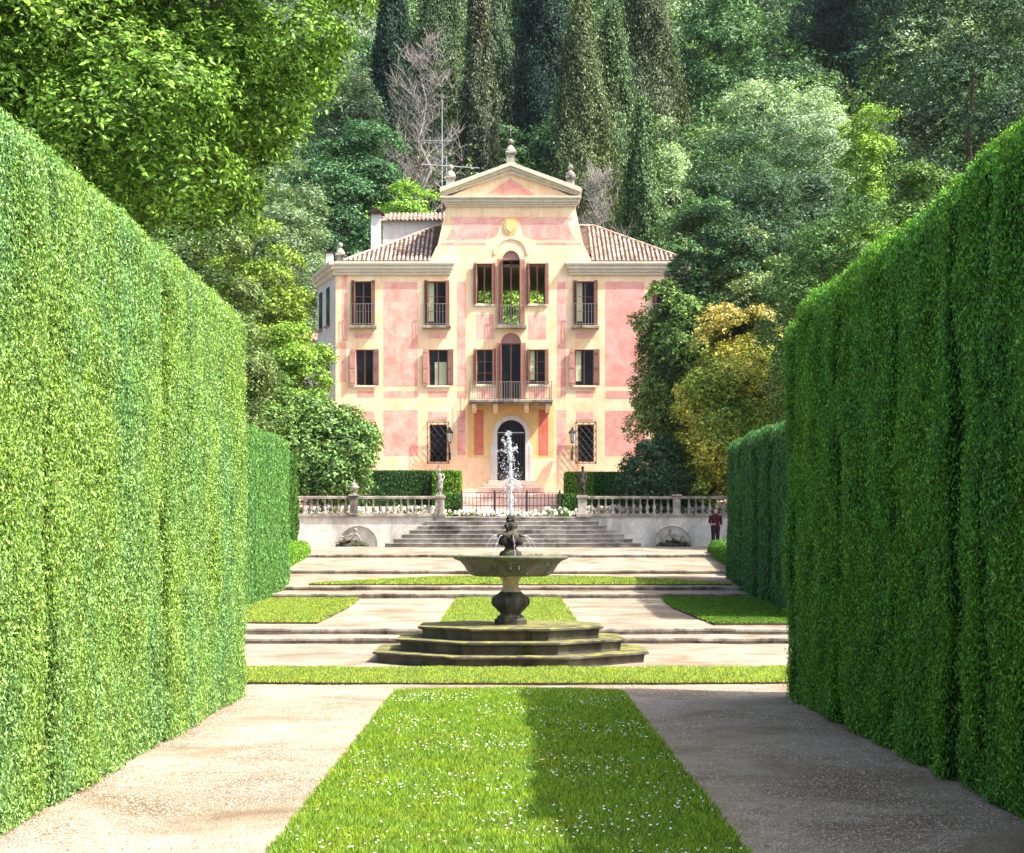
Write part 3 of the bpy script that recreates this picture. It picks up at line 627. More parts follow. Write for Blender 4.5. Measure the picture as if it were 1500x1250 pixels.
# ================================================================== FOUNTAIN
fx, fy = WX(748, 29), 29.0
ft = empty('fountain', (fx, fy, 0), 0, 'mossy stone fountain with a wide basin on an octagonal stepped base', 'fountain')
def octo(r, n=8): return [(r*math.cos(math.pi/8+i*math.pi/4), r*math.sin(math.pi/8+i*math.pi/4)) for i in range(n)]
z = 0
for R_, z0, z1 in ((2.56, 0, .195), (2.14, .195, .405), (1.74, .405, .615)):
    c8 = math.cos(math.pi/8)
    mb = MB(); mb.lathe([(R_-.10, z0-.02 if z0 == 0 else z0+.001), (R_-.08, z1-.06), (R_-.02, z1-.045), (R_, z1-.038), (R_, z1-.008), (R_-.01, z1), (R_-.5, z1+.001)], n=8, ph=math.pi/8, smooth=False)
    mb.build('base_tier', M['mossy'], ft)
mb = MB(); mb.lathe([(.31, .61), (.31, .70), (.27, .72), (.25, .76), (.17, .80)], n=8, ph=math.pi/8, smooth=False); mb.build('plinth', M['darkst'], ft)
mb = MB(); mb.lathe([(.17, .79), (.20, .83), (.29, .92), (.315, 1.0), (.31, 1.08), (.27, 1.13), (.22, 1.16), (.19, 1.19)], n=28)
for k in range(10):
    a = k*2*math.pi/10; mb.ball((.255*math.cos(a), .255*math.sin(a), 1.02), .085, 8, 1.3)
mb.build('baluster', M['darkst'], ft)
mb = MB(); mb.lathe([(.19, 1.185), (.15, 1.24), (.135, 1.31), (.145, 1.38), (.17, 1.42), (.20, 1.44), (.20, 1.47)], n=24); mb.build('neck', M['neckst'], ft)
mb = MB(); mb.lathe([(.2, 1.462), (.62, 1.465), (.70, 1.49), (.77, 1.56), (.83, 1.66), (.90, 1.735), (.99, 1.765), (1.02, 1.785), (1.02, 1.815), (1.0, 1.83), (.95, 1.828), (.90, 1.80), (.7, 1.74), (.2, 1.72)], n=56)
bowl = mb.build('basin', M['mossbowl'], ft)
MB().lathe([(.02, 1.790), (.885, 1.792)], n=40, smooth=False).build('water_surface', M['glass'], ft)
mb = MB(); mb.lathe([(.20, 1.74), (.20, 1.86), (.18, 1.90), (.12, 1.93), (.10, 1.97), (.13, 2.01), (.19, 2.07), (.215, 2.14), (.20, 2.19), (.15, 2.22), (.10, 2.25), (.075, 2.30)], n=24)
for k in range(8):
    a = k*math.pi/4+.2; mb.ball((.17*math.cos(a), .17*math.sin(a), 2.10), .065, 6, 1.4); mb.ball((.21*math.cos(a), .21*math.sin(a), 2.185), .035, 6)
mb.build('upper_cup', M['darkst'], ft)
mb = MB(); mb.lathe([(.07, 2.28), (.10, 2.32), (.12, 2.36), (.08, 2.41), (.055, 2.44), (.085, 2.48), (.06, 2.53), (.03, 2.56)], n=14)
for k in range(5): a = k*1.256; mb.ball((.075*math.cos(a), .075*math.sin(a), 2.36), .05, 6, 1.2); mb.ball((.05*math.cos(a+.5), .05*math.sin(a+.5), 2.46), .035, 6, 1.3)
mb.build('nozzle_figure', M['darkst'], ft)
# water
def drops(name, pts, dirs, size, rng, elong=3.4, mat='foam'):
    n = len(pts); d = norm(dirs); s = size*rng.uniform(.4, 1.3, n); a = norm(np.cross(d, rng.normal(size=(n, 3)))); b = np.cross(d, a)
    V = np.empty((n, 6, 3)); 
    V[:, 0] = pts+d*(s*elong)[:, None]; V[:, 1] = pts-d*(s*elong)[:, None]
    V[:, 2] = pts+a*s[:, None]; V[:, 3] = pts+b*s[:, None]; V[:, 4] = pts-a*s[:, None]; V[:, 5] = pts-b*s[:, None]
    Fa = (np.arange(n)[:, None, None]*6+np.array([[0,2,3],[0,3,4],[0,4,5],[0,5,2],[1,3,2],[1,4,3],[1,5,4],[1,2,5]])[None]).reshape(-1, 3)
    me = bpy.data.meshes.new(name); me.from_pydata(V.reshape(-1, 3).tolist(), [], Fa.tolist()); me.polygons.foreach_set('use_smooth', [True]*len(Fa)); me.update(); return me
rng = np.random.default_rng(5)
pts = []; dr = []; sz = []
def add(p, d, s): pts.append(p); dr.append(d); sz.append(s)
# central jet, broken rods of water, wider and looser towards the top
n = 430; t = rng.random(n); zz = 2.55+t*1.22; wid = .010+.028*np.minimum(1, (1-t)*1.3+.15)*np.where(t < .82, 1, .6)
add(np.stack([rng.normal(size=n)*wid*.75, rng.normal(size=n)*wid*.75, zz], 1), np.stack([rng.normal(size=n)*.12, rng.normal(size=n)*.12, np.ones(n)], 1), np.full(n, .0095))
n = 420; a = rng.uniform(0, 6.28, n); v = rng.uniform(.1, .75, n); tt = rng.uniform(0, .75, n); z0 = 3.78+rng.uniform(-.35, .12, n)
r_ = v*tt*.55; add(np.stack([np.cos(a)*r_-.03, np.sin(a)*r_, z0+.55*tt-2.3*tt**2+.12], 1), np.stack([np.cos(a)*v, np.sin(a)*v, .6-3*tt], 1), np.full(n, .0075))
# leaning plumes near the top
for (ax_, az_, n) in ((-.16, .26, 70), (-.27, .02, 60), (.12, .1, 40), (-.06, .36, 50)):
    t = rng.random(n); add(np.stack([ax_*t+rng.normal(size=n)*.014, rng.normal(size=n)*.02, 3.62+az_*t+.06*np.sin(t*3.1)+rng.normal(size=n)*.015], 1), np.tile([ax_, 0, az_+.02], (n, 1))+rng.normal(size=(n, 3))*.04, np.full(n, .0075))
# umbrella of falling water round the jet at mid height
n = 150; a = rng.uniform(0, 6.28, n); t = rng.random(n); add(np.stack([np.cos(a)*.22*t, np.sin(a)*.22*t, 3.18+.10*t-.28*t*t], 1), np.stack([np.cos(a), np.sin(a), .4-1.5*t], 1), np.full(n, .009))
n = 360; t = rng.random(n); add(np.stack([rng.normal(size=n)*.10+.02, rng.normal(size=n)*.10, 2.3+t*1.1], 1), np.tile([0, 0, 1.], (n, 1))+rng.normal(size=(n, 3))*.1, np.full(n, .0048))
# four thin arcs from the cup into the basin
for k in range(8):
    a = k*math.pi/4+.15; n = 60; t = np.linspace(0, 1, n); r_ = .22+.26*t+.06*t*t; zc = 2.17+.20*t-.62*t*t
    add(np.stack([np.cos(a)*r_, np.sin(a)*r_, zc], 1)+rng.normal(size=(n, 3))*.004, np.stack([np.cos(a)*.4+0*t, np.sin(a)*.4+0*t, .25-1.3*t], 1), np.full(n, .0055))
# drips off the basin rim
n = 260; a = rng.uniform(0, 6.28, n); a = np.round(a*7)/7; add(np.stack([np.cos(a)*1.0, np.sin(a)*1.0, .65+rng.random(n)*1.1], 1), np.tile([0, 0, 1.], (n, 1)), np.full(n, .0045))
P = np.concatenate(pts); Dn = np.concatenate(dr); S = np.concatenate(sz)
me = drops('water_jet', P+np.array([fx, fy, 0]), Dn, S*.78, rng); wj = link_mesh('water_jet', me, M['foam']); tag(wj, 'white jet of water rising from the fountain with falling drops', 'water jet', kind='stuff')
MB().tube([(fx, fy, 2.50), (fx+.004, fy, 2.8), (fx-.004, fy, 3.2), (fx, fy, 3.62)], [.022, .026, .024, .008], 8).build('jet_core', M['water'], wj)

# ================================================================== TERRACE
def terrace_wall(x0, x1, cx, label, seed):
    root = empty('terrace_wall', ((x0+x1)/2, 75, 1.9), 0, label, 'wall', 'terrace walls either side of the staircase'); ox = (x0+x1)/2
    r = .86; pts = [(x0-ox, -.1), (cx-r-ox, -.1), (cx-r-ox, .22)]
    for k in range(1, 16): a = math.pi-k*math.pi/16; pts.append((cx-ox+r*math.cos(a), .22+.80*math.sin(a)))
    pts += [(cx+r-ox, .22), (cx+r-ox, -.1), (x1-ox, -.1), (x1-ox, 1.44), (x0-ox, 1.44)]
    MB().prism(pts, 0, .25).build('wall', M['wallstone'], root)
    mb = MB(); vs = []; nt_, nz_ = 16, 12
    for j in range(nz_+1):
        if j <= 4: zz = -.1+.32*j/4; s = 1
        else: ph = (j-4)/(nz_-4)*math.pi/2; zz = .22+.80*math.sin(ph); s = math.cos(ph)+1e-3
        for i in range(nt_+1): th = math.pi*i/nt_; vs.append((cx-ox+r*s*math.cos(th), .05+.10*s*math.sin(th), zz))
    mb.add(vs, [(j*(nt_+1)+i, j*(nt_+1)+i+1, (j+1)*(nt_+1)+i+1, (j+1)*(nt_+1)+i) for j in range(nz_) for i in range(nt_)], True)
    mb.build('niche', M['wallstone'], root)
    mb = MB(); x = x0; rg = random.Random(seed)
    while x < x1-.01:
        w = min(1.35, x1-x); mb.bevbox(x-ox+.003, x+w-ox-.003, -.09, .42, 1.442, 1.525+rg.uniform(-.004, .004), .015); x += w
    mb.build('coping', M['stone_d'], root)
    return root
terrace_wall(-14.5, -3.42, WX(525, 75), 'sunlit low terrace wall with arched niche, left of the staircase', 1)
terrace_wall(3.62, 14.5, WX(985, 75), 'shaded low terrace wall with arched niche, right of the staircase', 2)
st = empty('stone_staircase', (.1, 72.7, 1.93), 0, 'wide worn stone staircase narrowing up to the terrace', 'staircase')
for k in range(7):
    y0 = .365*k; zl = .2*k; t = k/6; xl, xr = -5.62+t*2.05, 5.82-t*2.15; mb = MB(); x = xl; rg = random.Random(k)
    mb.box(xl+.03, xr-.03, y0+.06, 2.75, -.1+zl, zl+.157)
    while x < xr-.02:
        w = min(rg.uniform(1.3, 2.4), xr-x); dz = rg.uniform(-.006, .006); mb.bevbox(x+.004, x+w-.004, y0+rg.uniform(-.008, .008), y0+.45, zl+.158+dz, zl+.2+dz, .012); x += w
    mb.build('step', M['stair'], st)

BAL = [(.075, 0), (.075, .05), (.045, .07), (.055, .11), (.088, .19), (.092, .26), (.07, .34), (.04, .43), (.032, .52), (.04, .60), (.06, .63), (.06, .66)]
def balustrade(x0, x1, pillars, label, group):
    ox = (x0+x1)/2; root = empty('balustrade', (ox, 75.12, 3.425), 0, label, 'balustrade', group)
    MB().bevbox(x0-ox, x1-ox, -.13, .13, 0, .07, .01).build('plinth', M['stone_d'], root)
    MB().bevbox(x0-ox, x1-ox, -.15, .15, .735, .86, .025).build('handrail', M['stone_d'], root)
    for px_ in pillars:
        mb = MB(); c = px_-ox; mb.box(c-.17, c+.17, -.17, .17, .001, .72); mb.bevbox(c-.22, c+.22, -.22, .22, -.02, .075, .01); mb.bevbox(c-.23, c+.23, -.23, .23, .865, .93, .02)
        mb.build('pillar', M['stone'], root)
    x = x0+.2; bm0 = None
    while x < x1-.1:
        if all(abs(x-p) > .30 for p in pillars):
            if bm0 is None: bm0 = MB().lathe(BAL, n=12).build('baluster', M['stone'], root); c = bm0
            else: c = bm0.copy(); COL.objects.link(c); c.parent = root
            c.location = (x-ox, 0, .07)
        x += .318
    return root
PU = WX(518, 75); PL = WX(644, 75); PR = WX(853, 75)
balustrade(-9.9, PL-.24, [PU], 'sunlit stone balustrade on the terrace wall left of the stairs', 'terrace balustrades')
balustrade(PR+.24, 12.5, [WX(985, 75)+.2], 'shaded stone balustrade on the terrace wall right of the stairs', 'terrace balustrades')
def pedestal(x, label):
    root = empty('pedestal', (x, 75.12, 3.34), 0, label, 'pedestal', 'statue pedestals')
    MB().bevbox(-.27, .27, -.27, .27, .0, .16, .02).build('base', M['stone_d'], root); MB().box(-.2, .2, -.2, .2, .16, .86).build('shaft', M['stone'], root)
    MB().bevbox(-.26, .26, -.26, .26, .861, .97, .03).build('cap', M['stone_d'], root)
pedestal(PL, 'square pedestal under the pale statue at the stair head'); pedestal(PR, 'square pedestal under the dark statue at the stair head')
def urn(x, z, label, s=1.0):
    root = empty('stone_urn', (x, 75.12, z), 0, label, 'urn')
    MB().lathe([(.13, 0), (.13, .04), (.06, .08), (.05, .13), (.10, .19), (.19, .25), (.22, .33), (.20, .38), (.14, .41), (.17, .45), (.12, .50), (.05, .55), (.035, .60), (.05, .62), (.02, .66)], n=16).build('body', M['stone'], root)
    for sg in (-1, 1): MB().ball((sg*.21, 0, .33), .045, 6).build('handle', M['stone'], root)
urn(PU, 4.356, 'carved stone urn on the left balustrade pillar')

# ------------------------------------------------------------------ figures
def skin_mesh(name, joints, edges, mat, parent=None, sub=2, extra=None, root_i=0):
    me = bpy.data.meshes.new(name+'_rig'); me.from_pydata([j[:3] for j in joints], edges, []); me.update()
    ob = bpy.data.objects.new(name, me); COL.objects.link(ob)
    sk = ob.modifiers.new('s', 'SKIN'); sk.use_smooth_shade = True; sk.branch_smoothing = .4
    if not me.skin_vertices: me.skin_vertices.new()
    for i, j in enumerate(joints):
        r = j[3]; me.skin_vertices[0].data[i].radius = (r, j[4] if len(j) > 4 else r); me.skin_vertices[0].data[i].use_root = (i == root_i)
    sb = ob.modifiers.new('u', 'SUBSURF'); sb.levels = sub; sb.render_levels = sub
    dg = bpy.context.evaluated_depsgraph_get(); dg.update()
    nm = bpy.data.meshes.new_from_object(ob.evaluated_get(dg)); bpy.data.objects.remove(ob)
    if extra:
        bm = bmesh.new(); bm.from_mesh(nm)
        t = bpy.data.meshes.new('t'); t.from_pydata(extra.v, [], extra.f); bm.from_mesh(t); bm.to_mesh(nm); bm.free()
    nm.materials.clear(); nm.materials.append(mat); nm.name = name
    nm.polygons.foreach_set('use_smooth', [True]*len(nm.polygons))
    o = bpy.data.objects.new(name, nm); COL.objects.link(o)
    if parent is not None: o.parent = parent
    return o
def head_extra(mb, c, s, yaw=0.0):
    """head with brow, nose, chin and ears; s = head height"""
    cx, cy, cz = c; ca, sa = math.cos(yaw), math.sin(yaw)
    def tr(x, y, z): return (cx+x*ca-y*sa, cy+x*sa+y*ca, cz+z)
    b = MB(); b.ball((0, 0, .04*s), .37*s, 12, 1.2); b.ball((0, -.07*s, -.24*s), .25*s, 8, 1.0)
    b.add([(-.05*s, -.34*s, -.10*s), (.05*s, -.34*s, -.10*s), (0, -.34*s, .10*s), (0, -.47*s, -.08*s)], [(0,1,3), (1,2,3), (2,0,3)])
    b.ball((-.36*s, 0, 0), .07*s, 6, 1.6); b.ball((.36*s, 0, 0), .07*s, 6, 1.6)
    b.ball((0, -.33*s, -.25*s), .06*s, 6, .5); b.ball((-.13*s, -.34*s, .06*s), .045*s, 6); b.ball((.13*s, -.34*s, .06*s), .045*s, 6)
    mb.add([tr(*v) for v in b.v], b.f, True)
def hand_chain(J, E, wrist_i, d, side, r=.009, curl=.3):
    """palm and five fingers added to a skin skeleton; d = pointing direction, side = across the palm"""
    w = Vector(J[wrist_i][:3]); d = Vector(d).normalized(); s = Vector(side).normalized(); nrm = d.cross(s)
    palm = len(J); J.append((*(w+d*.05), .026, .014)); E.append((wrist_i, palm))
    for k, (off, ln) in enumerate(((-.030, .062), (-.010, .076), (.010, .070), (.028, .054))):
        a = len(J); p = w+d*.088+s*off; J.append((*p, r, r)); E.append((palm, a))
        p2 = p+(d-nrm*curl).normalized()*ln*.5; J.append((*p2, r*.92, r*.92)); E.append((a, a+1))
        p3 = p2+(d-nrm*curl*2.2).normalized()*ln*.5; J.append((*p3, r*.8, r*.8)); E.append((a+1, a+2))
    a = len(J); p = w+d*.035-s*.038; J.append((*p, r*1.1, r*1.1)); E.append((palm, a)); p2 = p+(d-s*.7-nrm*.3).normalized()*.05; J.append((*p2, r*.85, r*.85)); E.append((a, a+1))
def statue(x, z, h, label, mirror=1, pose=0, loc_y=75.12, mat='statue'):
    root = empty('statue', (x, loc_y, z), 0, label, 'statue', 'statues at the stair head'); s = h/1.75; m = mirror
    MB().bevbox(-.17, .17, -.15, .15, 0, .05, .01).build('base', M[mat], root)
    def q(x_, y_, z_, r, r2=None): return (m*x_*s, y_*s, .05+z_*s, r*s, (r2 or r)*s)
    J = [q(.03, 0, .92, .155, .125), q(.02, 0, 1.1, .125, .10), q(-.01, -.01, 1.32, .165, .12), q(-.02, 0, 1.47, .06), q(-.03, -.01, 1.60, .06),
         q(.11, 0, .86, .10), q(.12, -.08, .48, .07), q(.11, 0, .08, .045), q(.12, -.12, .03, .035),
         q(-.08, 0, .86, .10), q(-.09, -.02, .48, .07), q(-.10, .03, .08, .045), q(-.12, -.09, .03, .035)]
    E = [(0, 1), (1, 2), (2, 3), (3, 4), (0, 5), (5, 6), (6, 7), (7, 8), (0, 9), (9, 10), (10, 11), (11, 12)]
    if pose == 0: arms = [[(.2, 0, 1.40, .065), (.33, -.05, 1.18, .05), (.22, -.22, 1.02, .035)], [(-.2, 0, 1.40, .065), (-.30, -.04, 1.60, .05), (-.16, -.10, 1.80, .035)]]
    else: arms = [[(.2, 0, 1.40, .065), (.28, -.02, 1.14, .05), (.15, -.2, 1.18, .035)], [(-.2, 0, 1.40, .065), (-.27, .02, 1.12, .05), (-.2, -.12, .90, .035)]]
    for A in arms:
        b = len(J); J += [q(*p) for p in A]; E += [(2, b), (b, b+1), (b+1, b+2)]; w = Vector(J[b+2][:3])-Vector(J[b+1][:3])
        hand_chain(J, E, b+2, w, Vector((0, 1, 0)).cross(w) if abs(w.y) < .15 else (1, 0, 0), .009)
    ex = MB(); head_extra(ex, (m*-.03*s, -.02*s, .05+1.64*s), .26*s, m*.35)
    skin_mesh('body', J, E, M[mat], root, 2, ex)
    mb = MB(); pr = [(.19, .40), (.17, .55), (.20, .75), (.19, .92), (.15, 1.0)]   # drapery round the hips
    n = 22; vs = []
    for j, (r, zz) in enumerate(pr):
        for k in range(n): a = 2*math.pi*k/n; rr = r*(1+.10*math.sin(a*6+j*.5)); vs.append((m*(.02+rr*math.cos(a))*s, rr*.85*math.sin(a)*s, .05+(zz+.10*math.cos(a))*s))
    mb.add(vs, [(j*n+k, j*n+(k+1) % n, (j+1)*n+(k+1) % n, (j+1)*n+k) for j in range(len(pr)-1) for k in range(n)], True); mb.build('drapery', M[mat], root)
    MB().lathe([(.11*s, 0), (.09*s, .3*s), (.10*s, .55*s), (.06*s, .62*s)], (m*-.05*s, .14*s, .05), 9).build('tree_stump_support', M[mat], root)
    return root
statue(PL, 4.31, 1.16, 'pale weathered statue raising one arm at the left stair head', 1, 0)
statue(PR, 4.31, 1.30, 'weathered standing statue, dark with painted-in shade, at the right stair head', -1, 1, mat='darkst')  # darker stone than its pair, standing in for shade

def rock(mb, c, r, seed, sq=.7):
    rg = np.random.default_rng(seed); b = MB(); b.ball((0, 0, 0), 1, 9)
    for v in b.v:
        V = np.array(v); k = 1+.22*math.sin(V[0]*5+seed)+.18*math.cos(V[1]*6+V[2]*4+seed*2); mb_v = V*k*r
        mb.v.append((c[0]+mb_v[0], c[1]+mb_v[1], c[2]+mb_v[2]*sq))
    off = len(mb.v)-len(b.v)
    for f in b.f: mb.f.append(tuple(i+off for i in f)); mb.sm.append(True); mb.rn.append(.5)
def reclining(cx, label, m, mat):
    root = empty('fountain_sculpture', (cx, 74.85, 1.97), 0, label, 'sculpture', 'sculptures in the wall niches')
    root.scale = (.85, .8, .8); mb = MB()
    for i, (x, y, z, r) in enumerate(((-.45, .1, .1, .30), (.05, .15, .05, .33), (.5, .05, .06, .28), (-.2, -.15, .02, .24), (.3, -.2, .0, .2), (-.1, .38, .25, .3), (.28, .4, .2, .25), (-.7, -.05, 0, .2), (.75, -.1, 0, .18))): rock(mb, (m*x, y, z), r, i+3)
    mb.build('rocks', M['darkst'], root)
    def q(x_, y_, z_, r, r2=None): return (m*x_, y_, z_, r, r2 or r)
    J = [q(-.15, -.12, .38, .13, .11), q(.0, -.10, .50, .11), q(.12, -.08, .66, .13, .10), q(.17, -.08, .80, .05), q(.19, -.09, .88, .05),
         q(-.35, -.2, .42, .09), q(-.55, -.24, .58, .065), q(-.68, -.26, .30, .045), q(-.78, -.30, .26, .035), q(-.3, -.1, .34, .09), q(-.58, -.12, .30, .065), q(-.85, -.14, .24, .045), q(-.93, -.18, .26, .03),
         q(.26, -.10, .74, .055), q(.40, -.12, .56, .045), q(.46, -.16, .36, .035), q(.0, -.16, .74, .055), q(-.14, -.26, .62, .045), q(-.30, -.30, .60, .035)]
    E = [(0, 1), (1, 2), (2, 3), (3, 4), (0, 5), (5, 6), (6, 7), (7, 8), (0, 9), (9, 10), (10, 11), (11, 12), (2, 13), (13, 14), (14, 15), (2, 16), (16, 17), (17, 18)]
    hand_chain(J, E, 15, (.2*m, -.1, -1), (1, 0, 0)); hand_chain(J, E, 18, (-1*m, -.2, 0), (0, 0, 1))
    ex = MB(); head_extra(ex, (m*.20, -.11, .95), .22, -m*.5)
    skin_mesh('figure', J, E, M[mat], root, 2, ex)
reclining(WX(516, 75), 'reclining stone figure on mossy rocks in the left wall niche', 1, 'stone_d'); reclining(WX(986, 75), 'reclining stone figure on dark rocks in the right wall niche', -1, 'stone_d')

# person standing in the shade at the right end of the terrace wall
pr = empty('person', (WX(1048, 73.6), 73.6, gz(73.6)), 0, 'person in dark clothes standing in shade by the right hedge', 'person')
J = [(0, 0, .95, .15, .11), (0, 0, 1.12, .13, .10), (0, .01, 1.33, .165, .11), (0, .0, 1.47, .055), (0, -.01, 1.56, .05),
     (.09, 0, .88, .095), (.10, -.02, .50, .062), (.11, .03, .09, .042), (.12, -.10, .04, .036), (.12, -.16, .03, .028), (-.09, 0, .88, .095), (-.10, -.03, .50, .062), (-.12, .02, .09, .042), (-.13, -.11, .04, .036), (-.14, -.17, .03, .028),
     (.19, .01, 1.39, .06), (.25, .03, 1.12, .043), (.24, -.08, .90, .030), (-.19, .01, 1.39, .06), (-.26, .02, 1.12, .043), (-.16, -.16, 1.02, .030)]
E = [(0, 1), (1, 2), (2, 3), (3, 4), (0, 5), (5, 6), (6, 7), (7, 8), (8, 9), (0, 10), (10, 11), (11, 12), (12, 13), (13, 14), (2, 15), (15, 16), (16, 17), (2, 18), (18, 19), (19, 20)]
hand_chain(J, E, 17, (0, -.25, -1), (0, 1, 0)); hand_chain(J, E, 20, (.9, -.35, .1), (0, 0, 1))
ex = MB(); head_extra(ex, (0, -.02, 1.62), .235, .3); skin_mesh('body', J, E, M['skin'], pr, 2, ex)
def garment(name, rings, mat, n=20):
    vs = []; mb = MB()
    for (cx_, cy_, z_, rx_, ry_) in rings:
        for k in range(n): a = 2*math.pi*k/n; f = 1+.05*math.sin(a*5+z_*9); vs.append((cx_+rx_*f*math.cos(a), cy_+ry_*f*math.sin(a), z_))
    mb.add(vs, [(j*n+k, j*n+(k+1) % n, (j+1)*n+(k+1) % n, (j+1)*n+k) for j in range(len(rings)-1) for k in range(n)], True); return mb.build(name, mat, pr)
garment('top', [(0, 0, .90, .20, .15), (0, 0, 1.05, .175, .135), (0, 0, 1.2, .18, .14), (0, .01, 1.35, .215, .145), (0, .01, 1.43, .19, .11), (0, .0, 1.49, .07, .07)], M['cloth_red'])
mb = MB(); mb.tube([(.19, .01, 1.41), (.255, .03, 1.14), (.25, -.04, 1.0)], [.085, .062, .05], 10); mb.tube([(-.19, .01, 1.41), (-.265, .02, 1.13), (-.21, -.1, 1.06)], [.085, .062, .048], 10); mb.build('sleeves', M['cloth_red'], pr)
mb = MB(); mb.tube([(.09, 0, .95), (.10, -.02, .52), (.11, .03, .1)], [.125, .088, .07], 12); mb.tube([(-.09, 0, .95), (-.10, -.03, .52), (-.12, .02, .1)], [.125, .088, .07], 12); mb.build('trousers', M['cloth_dark'], pr)
mb = MB(); mb.ball((.0, .015, 1.66), .105, 10, 1.12); mb.ball((0, .06, 1.56), .075, 8, 1.3); mb.build('hair', M['hair'], pr)
hb = MB(); hb.lathe([(.10, 0), (.13, .05), (.125, .2), (.09, .27)], (0, 0, 0), 12, sy=.5); hb.tube([(-.09, 0, .25), (-.06, 0, .42), (.06, 0, .42), (.09, 0, .25)], .010, 5)
hb = hb.build('handbag', M['bag'], None, (WX(1062, 73.5), 73.5, gz(73.5))); tag(hb, 'dark red bag on the ground beside the person', 'bag')

# ------------------------------------------------------------------ flowers on the terrace edge
def flower_bed():
    rng = np.random.default_rng(9); C = []
    x = -9.6
    while x < 10.6:
        mid = abs(x) < 1.2; h = .34 if abs(x) < 3.3 else .46
        if mid: h = .22
        C.append((x+rng.uniform(-.1, .1), 76.1+rng.uniform(-.25, .5), 3.36, rng.uniform(.20, .30), h*rng.uniform(.8, 1.25))); x += .30
    P, Nn, T, PB, NB = [], [], [], [], []
    for cx_, cy_, cz_, r, h in C:
        n = 130; d = rdir(rng, n); d[:, 2] = np.abs(d[:, 2]); p = np.array([cx_, cy_, cz_])+d*np.array([r, r, h])*rng.uniform(.6, 1, (n, 1)); P.append(p); Nn.append(d+rng.normal(size=d.shape)*.5); T.append(d+rng.normal(size=d.shape))
        for b in range(rng.integers(5, 9)):
            d = rdir(rng, 1)[0]; d[2] = abs(d[2])*.9+.2; d[1] -= .35; d /= np.linalg.norm(d); c = np.array([cx_, cy_, cz_])+d*np.array([r, r, h])*1.02
            m_ = 26; q = rdir(rng, m_); PB.append(c+q*rng.uniform(.05, .085)); NB.append(q+rng.normal(size=q.shape)*.25)
    P = np.concatenate(P); me = leaf_mesh('flower_leaves', P, np.concatenate(Nn), np.concatenate(T), .055*rng.uniform(.6, 1.3, len(P)), .5, rng)
    o = link_mesh('flower_leaves', me, M['leaf'], None, (.11, .24, .05)); tag(o, 'green leaves of the flower bed behind the balustrade', kind='stuff')
    P = np.concatenate(PB); me = leaf_mesh('flowers', P, np.concatenate(NB), rdir(rng, len(P)), .030*rng.uniform(.7, 1.3, len(P)), .8, rng)
    o = link_mesh('flowers', me, M['petal']); tag(o, 'white flower heads crowding the bed behind the balustrade', kind='stuff')
flower_bed()

# ------------------------------------------------------------------ iron fence before the villa
y0 = 79.0; x0, x1 = WX(676, y0), WX(820, y0); fr = empty('iron_fence', ((x0+x1)/2, y0, gz(y0)), 0, 'dark iron fence of thin crossing bars before the villa steps', 'fence'); hw = (x1-x0)/2; H = WZ(722, y0)-gz(y0)
mb = MB(); x = -hw
while x <= hw+.01: mb.box(x-.014, x+.014, -.014, .014, 0, H*.97); x += 2*hw/26
mb.build('bars', M['iron'], fr)
for zz in (.12, .45, .78, 1.0): MB().box(-hw, hw, -.022, .022, H*zz-.018, H*zz+.018).build('rail', M['iron'], fr)
for x in (-hw, -hw*.33, hw*.33, hw): MB().box(x-.045, x+.045, -.045, .045, 0, H*1.04).ball((x, 0, H*1.07), .05, 6).build('post', M['iron'], fr)

